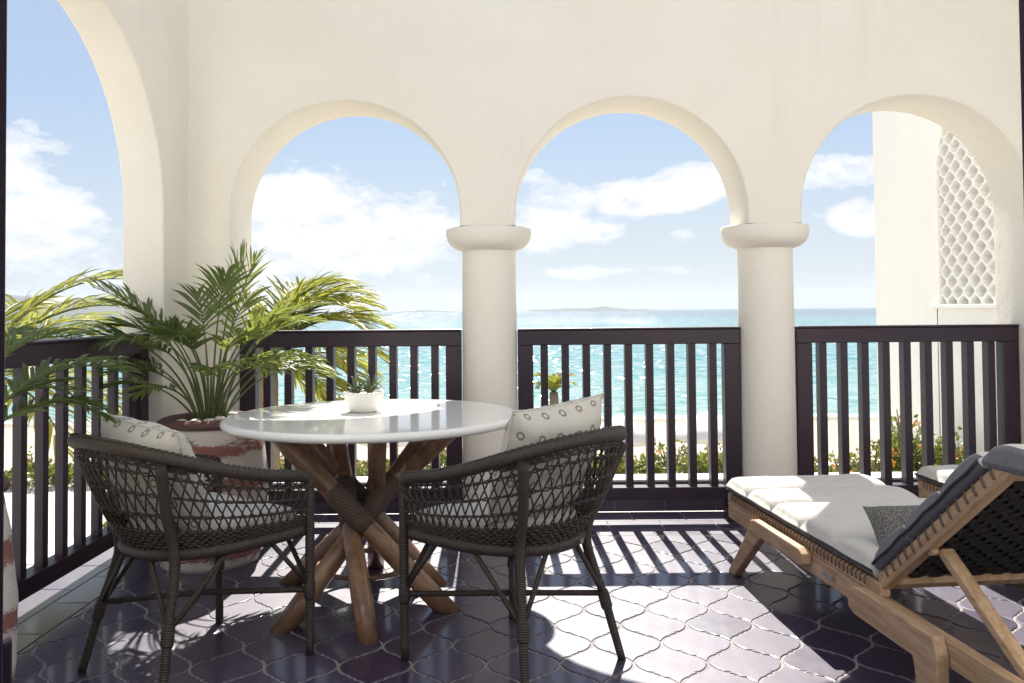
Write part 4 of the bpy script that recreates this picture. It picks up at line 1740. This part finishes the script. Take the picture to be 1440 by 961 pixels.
# azimuth 0 = right, 90 = towards the sea, 180 = left, 270 = towards the viewer
P1 = [(188, 77, 1.04, 60, .56, 12, .25, .024), (178, 84, 0.95, 78, .58, 12, .26, .024), (203, 74, 0.90, 86, .54, 12, .25, .026),
      (236, 80, 0.86, 100, .56, 12, .25, .026), (268, 84, 0.86, 105, .58, 12, .25, .024), (310, 83, 0.84, 98, .56, 12, .22, .022),
      (335, 81, 0.90, 86, .56, 12, .22, .020), (2, 79, 0.90, 84, .56, 12, .22, .020), (28, 80, 0.98, 78, .56, 12, .22, .018),
      (350, 70, 0.80, 100, .55, 11, .20, .020), (318, 66, 0.72, 88, .56, 11, .20, .020), (212, 58, 0.60, 80, .50, 9, .18, .024),
      (60, 86, 1.02, 30, .66, 9, .22, .018), (20, 88, 1.00, 20, .70, 7, .26, .018), (120, 87, 0.90, 60, .60, 10, .22, .020),
      (255, 88, 0.80, 85, .58, 11, .22, .024), (290, 72, 0.66, 95, .54, 10, .20, .022), (342, 86, 0.86, 80, .60, 11, .22, .020),
      (10, 70, 0.78, 110, .55, 10, .20, .020), (225, 70, .68, 95, .56, 9, .19, .024), (150, 80, .82, 75, .60, 9, .20, .022),
      (300, 87, .94, 50, .68, 9, .22, .018), (80, 82, .92, 55, .62, 10, .22, .02), (195, 86, .82, 88, .60, 11, .24, .024), (325, 74, .78, 110, .6, 11, .2, .02),
      (15, 60, .74, 92, .58, 10, .19, .02), (245, 62, .56, 90, .52, 9, .18, .022), (170, 68, .72, 90, .55, 10, .2, .024)]
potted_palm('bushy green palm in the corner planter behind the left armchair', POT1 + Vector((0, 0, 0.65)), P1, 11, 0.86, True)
P2 = [(62, 60, 0.86, 92, .40, 18, .17, .018), (70, 46, 0.78, 84, .38, 17, .17, .018),
      (80, 52, 0.82, 90, .40, 16, .16, .018),
      (95, 66, 0.90, 80, .42, 16, .16, .018), (74, 70, 0.84, 84, .46, 14, .14, .016), (120, 70, 0.8, 80, .42, 14, .16, .018)]
potted_palm('dark green palm reaching in over the side railing at the left edge', POT2 + Vector((0, 0, 0.73)), P2, 23, 0.86)


def palm_tree(label, base, crown_z, specs, seed, scale=1.0):
    rng = random.Random(seed)
    t = thing('palm_tree', label, 'palm tree', base, 0, 'palm trees below the terrace')
    hz = crown_z - base[2]
    m = MB()
    m.tube([(0.06 * math.sin(q * 2.2), 0.05 * q, hz * q) for q in [i / 14 for i in range(15)]], [0.16 - 0.07 * i / 14 + 0.008 * (i % 2) for i in range(15)], 12)
    m.build('trunk', 'trunk', t)
    top = Vector((0.06 * math.sin(2.2), 0.05, hz - 0.03))
    for (az, el, L, droop, n, ll, lw) in specs:
        L, ll = L * scale, ll * scale
        frond_mb(top, R(az), R(el), L, R(droop), 0.16, n, ll, lw, rng, ang=58, sag=0.75, r0=0.014, fold=0.2).build('frond', ['palm_yellow', 'stem_green'], t)
    return t


PT = [(5, 55, 1.20, 80, 44, .46, .020), (28, 62, 1.25, 84, 44, .46, .020), (-14, 42, 1.10, 74, 44, .46, .020), (50, 50, 1.3, 80, 40, .46, .020),
      (-32, 22, 1.05, 62, 40, .46, .020), (12, 22, 1.22, 70, 44, .46, .020), (40, 14, 1.25, 70, 42, .46, .020), (-5, 2, 1.15, 60, 42, .46, .020), (75, 68, 1.3, 90, 40, .46, .020),
      (100, 44, 1.3, 80, 36, .46, .020), (140, 55, 1.3, 85, 36, .46, .020), (175, 45, 1.3, 80, 36, .46, .020), (205, 35, 1.1, 75, 36, .46, .020), (25, -14, 1.15, 50, 40, .44, .020),
      (-24, -12, 1.05, 45, 40, .44, .020), (0, 74, 1.10, 84, 40, .44, .020), (8, -30, 1.0, 40, 38, .42, .020), (48, -30, 1.0, 40, 38, .42, .020), (-18, 64, 1.0, 86, 40, .42, .020), (15, 40, 1.25, 72, 44, .46, .02)]
palm_tree('yellow green palm tree behind the railing beside the corner planter', (-2.02, 6.75, -2.72), 0.90, PT, 5, 0.86)
PT2 = [(10, 48, 1.5, 80, 34, .5, .024), (-15, 34, 1.5, 74, 34, .5, .024), (35, 60, 1.55, 80, 34, .5, .024), (60, 40, 1.5, 78, 30, .5, .024), (-40, 28, 1.4, 75, 32, .5, .024),
       (100, 50, 1.5, 80, 30, .5, .024), (150, 45, 1.5, 80, 30, .5, .024), (200, 40, 1.5, 80, 30, .5, .024), (250, 45, 1.4, 82, 30, .5, .024), (300, 30, 1.4, 75, 30, .5, .024), (0, 5, 1.4, 62, 32, .48, .024), (-30, 0, 1.3, 60, 30, .46, .024)]
palm_tree('yellow green palm tree outside the side arch at the far left', (-4.05, 6.3, -2.72), 0.80, PT2, 8)
PT3 = [(a, 72 - 25 * (i % 2), 1.5, 80, 26, .5, .03) for i, a in enumerate(range(0, 360, 33))]
palm_tree('small distant palm top rising by the shore behind the right pillow', (0.86, 19.0, -2.72), -0.62, PT3, 9, 0.45)

# ---------------------------------------------------------------- neighbouring wall with pierced screen
XN = 3.30
nb = thing('neighbouring_wall', 'white wall of the next terrace with a pierced arched screen', 'wall', (XN, 0, 0))
m = MB()
SP0, SP1, SPZ, SPB = 5.40, 6.62, 2.25, 1.215
arch_wall(m, [('pier', 5.05, SP0, -2.75), ('arch', SP0, SP1, SPZ, SPB, SPB), ('pier', SP1, 7.74, -2.75)], lambda s, z, t: (t, s, z), 0.28, 4.3)
base = len(m.v)
m.box(0.0, 0.28, SP0, SP1, -2.75, SPB - 0.03)
w = m.build('wall', 'white_plaster', nb)
finish_wall(w, 0.008)
m = MB()
m.box(-0.03, 0.28, SP0 - 0.05, SP1 + 0.06, SPB - 0.029, SPB + 0.002)
m.build('sill', 'white_plaster', nb, 0.004)
# pierced screen: hollow lantern-shaped blocks
a_, b_ = 0.080, 0.078
outer = arabesque(a_, b_)[::2]
inner = arabesque(a_, b_, 0.009)[::2]
m = MB()
n = len(outer)
D0, D1 = 0.022, 0.17
for ring, x in ((outer, D0), (inner, D0 ), (inner, D1), (outer, D1)):
    m.v += [(x, p[0], p[1]) for p in ring]
for k in range(4):
    for i in range(n):
        j = (i + 1) % n
        q = (k * n + i, k * n + j, ((k + 1) % 4) * n + j, ((k + 1) % 4) * n + i)
        m.face(q[::-1])
bme = m.mesh('screen_block')
bme.materials.append(MATS['white_plaster'])
for i in range(-16, 2):
    for j in range(0, 26):
        if (i + j) % 2:
            continue
        s, z = 6.60 + i * a_, SPB + 0.02 + j * b_
        cc, rr = (SP0 + SP1) / 2, (SP1 - SP0) / 2
        inside = SP0 - 0.05 < s < SP1 + 0.05 and (z < SPZ or (s - cc) ** 2 + (z - SPZ) ** 2 < (rr + 0.05) ** 2)
        if inside and s > 5.5:
            share('screen_block', bme, nb, (0, s, z))

# ---------------------------------------------------------------- the ground, sea and shore
def ground_z(x, y):
    if y < 21.2:
        return -4.6
    z = -4.6 - (y - 21.2) * (3.55 / 52.0)
    z += 0.16 * mnoise.noise(Vector((x * 0.12, y * 0.16, 0))) * min(1, (y - 21.2) / 6) + 0.05 * mnoise.noise(Vector((x * .6, y * .6, 3)))
    return max(z, -14)


m = MB()
xs = [-400, -200, -120] + [-90 + 1.5 * i for i in range(121)] + [120, 200, 400]
ys = [1.0, 10.0] + [21.0 + 0.9 * i for i in range(90)] + [110, 140, 200]
for y in ys:
    for x in xs:
        m.v.append((x, y, ground_z(x, y)))
nx = len(xs)
for j in range(len(ys) - 1):
    for i in range(nx - 1):
        m.face((j * nx + i, j * nx + i + 1, (j + 1) * nx + i + 1, (j + 1) * nx + i), None, True)
tag(m.build('beach', 'sand'), kind='structure')
m = MB()
m.v += [(-40000, 60, -8.1), (40000, 60, -8.1), (40000, 21000, -8.1), (-40000, 21000, -8.1)]
m.face((0, 1, 2, 3))
tag(m.build('sea', 'sea_water'), kind='structure')
m = MB()
m.box(-60, 60, 1.0, 20.9, -4.5, -2.75)
tag(m.build('garden_ground', 'garden_soil'), kind='structure')
m = MB()
m.box(-60, 60, 20.9, 21.25, -4.55, -2.60)
tag(m.build('garden_wall', 'white_plaster', None, 0.01), 'low white garden wall at the top of the beach', 'wall')
m = MB()
m.box(-8.0, 2.6, 13.6, 15.2, -2.749, -2.735)
m.box(3.55, 5.0, 13.0, 20.6, -2.749, -2.735)
tag(m.build('path', 'white_plaster'), kind='structure')


def island(name, x0, x1, y, hmax, seed, depth=900):
    m = MB()
    n, k = 70, 8
    for j in range(k + 1):
        for i in range(n + 1):
            f, g = i / n, j / k
            e = math.sin(PI * f) ** 0.6 * math.sin(PI * g)
            h = hmax * e * (0.45 + 0.9 * abs(mnoise.noise(Vector((f * 4.0 + seed, g * 1.2, seed)))) + 0.22 * mnoise.noise(Vector((f * 17 + seed, g * 4, seed))))
            m.v.append((x0 + (x1 - x0) * f, y + depth * g, -9.0 + max(0, h)))
    for j in range(k):
        for i in range(n):
            m.face((j * (n + 1) + i, j * (n + 1) + i + 1, (j + 1) * (n + 1) + i + 1, (j + 1) * (n + 1) + i), None, True)
    tag(m.build(name, 'rock'), kind='structure')


island('island', 60, 1350, 7600, 42, 2.0)
island('island', -1300, -600, 9000, 34, 5.0)
island('hills', -8600, -3400, 9800, 330, 9.0, 1800)


# ---------------------------------------------------------------- beach parasols
def parasol(label, x, y, r, ztop):
    gz = ground_z(x, y)
    t = thing('beach_parasol', label, 'parasol', (x, y, gz), random.random(), 'white parasols on the beach')
    m = MB()
    m.tube([(0, 0, -0.1), (0, 0, ztop - gz)], 0.03, 10)
    m.build('pole', 'teak', t)
    m = MB()
    n = 48
    hz = ztop - gz
    prof = [(0.02, hz + 0.02), (0.35 * r, hz - 0.22), (0.7 * r, hz - 0.52), (r, hz - 0.84), (r * 1.0, hz - 1.0)]
    for (rr, z) in prof:
        for k in range(n):
            a = 2 * PI * k / n
            sc_ = 1 - 0.05 * abs(math.sin(a * 4)) * (rr / r)
            m.v.append((rr * sc_ * math.cos(a), rr * sc_ * math.sin(a), z))
    for i in range(len(prof) - 1):
        for k in range(n):
            k2 = (k + 1) % n
            m.face((i * n + k, i * n + k2, (i + 1) * n + k2, (i + 1) * n + k), None, True)
    o = m.build('canopy', 'canvas_white', t)
    md = o.modifiers.new('thick', 'SOLIDIFY')
    md.thickness = 0.01


parasol('white beach parasol behind the flowered pillow of the right armchair', 4.0, 32.0, 1.35, -2.72)
parasol('white beach parasol seen through the right end of the middle railing', 7.35, 32.5, 1.55, -2.70)
parasol('white beach parasol seen under the left end of the middle railing', -4.6, 33.0, 1.45, -2.8)


# ---------------------------------------------------------------- bushes and flowers
def bush(name, label, x, y, z, rx, ry, rz, n, leaf, seed, cat, group, flowers=0, fl_size=0.03):
    rng = random.Random(seed)
    t = thing(name, label, cat, (x, y, z), 0, group)
    m = MB()
    for k in range(9):
        a = rng.uniform(0, 2 * PI)
        e = Vector((math.cos(a) * rx * rng.uniform(.2, .8), math.sin(a) * ry * rng.uniform(.2, .8), rz * rng.uniform(.5, .95)))
        m.tube([(e.x * .1, e.y * .1, 0), e * 0.55 + Vector((0, 0, rz * .08)), e], [0.02 * rz, 0.014 * rz, 0.006 * rz], 5)
    m.build('branches', 'trunk', t)
    m = MB()
    fm = MB()
    clumps = [(rng.uniform(-1, 1), rng.uniform(-1, 1), rng.uniform(0.1, 1)) for _ in range(max(10, n // 26))]
    for k in range(n + flowers):
        c = clumps[rng.randrange(len(clumps))]
        p = Vector((c[0] + rng.gauss(0, .20), c[1] + rng.gauss(0, .2), c[2] + rng.gauss(0, .14)))
        q = math.sqrt(p.x ** 2 + p.y ** 2)
        if q > 1:
            p.x /= q; p.y /= q
        hmax = (1 - 0.45 * min(1, q) ** 2) * (0.8 + 0.35 * mnoise.noise(Vector((p.x * 2.3, p.y * 2.3, seed))))
        p.z = min(max(p.z, 0.02), 1.15) * hmax
        pos = Vector((p.x * rx, p.y * ry, p.z * rz))
        is_f = k >= n
        s = (fl_size if is_f else leaf) * rng.uniform(.6, 1.3)
        d = Vector((rng.gauss(0, 1), rng.gauss(0, 1), rng.gauss(0.5, .7))).normalized()
        w = d.orthogonal().normalized()
        w = Matrix.Rotation(rng.uniform(0, 6.28), 3, d) @ w
        mm = fm if is_f else m
        b = len(mm.v)
        if is_f:
            for kk in range(5):
                a = 2 * PI * kk / 5
                e1 = (w * math.cos(a) + d.cross(w) * math.sin(a))
                e2 = (w * math.cos(a + .9) + d.cross(w) * math.sin(a + .9))
                bb = len(mm.v)
                mm.v += [tuple(pos), tuple(pos + e1 * s * .55 + d * s * .2), tuple(pos + (e1 + e2) * s * .5 + d * s * .35), tuple(pos + e2 * s * .55 + d * s * .2)]
                mm.face((bb, bb + 1, bb + 2, bb + 3))
        else:
            n2 = d.cross(w)
            mm.v += [tuple(pos), tuple(pos + d * s * .5 + w * s * .28), tuple(pos + d * s + n2 * s * .12), tuple(pos + d * s * .5 - w * s * .28)]
            mm.face((b, b + 1, b + 2, b + 3))
    m.build('foliage', 'bush_green', t)
    if flowers:
        fm.build('blossom', 'flower_orange', t)
    return t


# planter bed in front of the neighbouring wall
pb = thing('planter_bed', 'white planter bed below the neighbouring wall', 'planter', (2.55, 6.05, 0))
m = MB()
m.box(-0.75, 0.74, -0.72, -0.64, -2.74, -0.02)
m.box(-0.75, 0.74, 0.60, 0.68, -2.74, -0.02)
m.box(-0.75, -0.67, -0.639, 0.599, -2.74, -0.02)
m.box(0.66, 0.74, -0.639, 0.599, -2.74, -0.02)
m.build('bed_wall', 'white_plaster', pb, 0.006)
m = MB()
m.box(-0.669, 0.659, -0.638, 0.598, -0.4, -0.09)
m.build('soil', 'soil', pb)
FB = [(2.05, 6.25, .20, .26, .30, 10), (2.36, 6.15, .18, .24, .28, 16), (2.62, 6.25, .20, .24, .36, 12), (2.88, 6.3, .17, .22, .62, 22), (3.08, 5.95, .14, .2, .46, 22), (3.12, 6.42, .1, .14, .34, 4)]
FL = ['low sparse flowering bush beside the right column, outside the railing', 'low orange flowering bush second from the right column', 'rounded green bush third from the right column',
      'tallest orange flowering bush in front of the white neighbouring wall', 'yellow orange bush close against the white neighbouring wall', 'thin small bush at the far end of the white neighbouring wall']
for k, (x, y, rx, ry, rz, nf) in enumerate(FB):
    bush('flower_bush', FL[k], x, y, -0.09, rx, ry, rz, int(520 * rz / .3), 0.045, 30 + k, 'flower bush', 'flowering bushes in the white bed', nf, 0.040)

# hedge plants along the garden wall
for k in range(14):
    x = -11.0 + k * 1.22
    if x < -6.5:
        lab = 'hedge bush along the garden wall seen through the side railing'
    elif x < -0.5:
        lab = 'hedge bush along the garden wall behind the round table'
    else:
        lab = 'hedge bush behind the middle railing, %s from the left column' % ['first', 'second', 'third', 'fourth', 'fifth', 'sixth'][min(5, int((x + 0.5) / 1.22))]
    bush('hedge_bush', lab, x, 19.9 + 0.3 * math.sin(k * 2.1), -2.75, 0.78, 0.62, 0.78 + 0.2 * math.sin(k * 1.7), 950, 0.13, 60 + k, 'bush', 'hedge bushes along the garden wall', 14, 0.10)
# low shrubs seen through the side railing and under the table
SH = [(-9.5, 13.2, .9, .9), (-7.2, 11.0, .8, 1.0), (-6.0, 14.6, 1.0, .9), (-11.5, 16.0, 1.2, 1.2), (-5.2, 9.2, .7, .9), (-3.2, 12.2, .8, .7), (-1.3, 10.4, .6, .6)]
SL = ['green shrub in the garden beyond the side railing, farthest left', 'green shrub in the garden behind the side railing balusters', 'green shrub in the garden between side railing and corner pier',
      'large far shrub in the garden beyond the side arch', 'near shrub in the garden just outside the side arch', 'small shrub in the garden behind the corner planter railing', 'small shrub in the garden seen below the round table']
for k, (x, y, r, h) in enumerate(SH):
    bush('garden_shrub', SL[k], x, y, -2.75, r, r, h, 900, 0.15, 90 + k, 'shrub', 'garden shrubs below the terrace', 6, 0.09)

# ---------------------------------------------------------------- haze: the sea air, one closed box
m = MB()
m.box(-42000, 42000, -60, 22000, -17, 420)
hz = m.build('haze', 'plaster')
hz.data.materials.clear()
hm = bpy.data.materials.new('sea_air')
hm.use_nodes = True
hn = NT(hm.node_tree)
hn.n.remove(hn.n['Principled BSDF'])
pv = hn.new('ShaderNodeVolumePrincipled')
pv.inputs['Color'].default_value = (0.82, 0.90, 1.0, 1)
pv.inputs['Density'].default_value = 2.0e-5
pv.inputs['Anisotropy'].default_value = 0.3
hn.l.new(pv.outputs[0], hn.n['Material Output'].inputs['Volume'])
hz.data.materials.append(hm)
tag(hz, 'thin sea haze over the bay', kind='stuff')
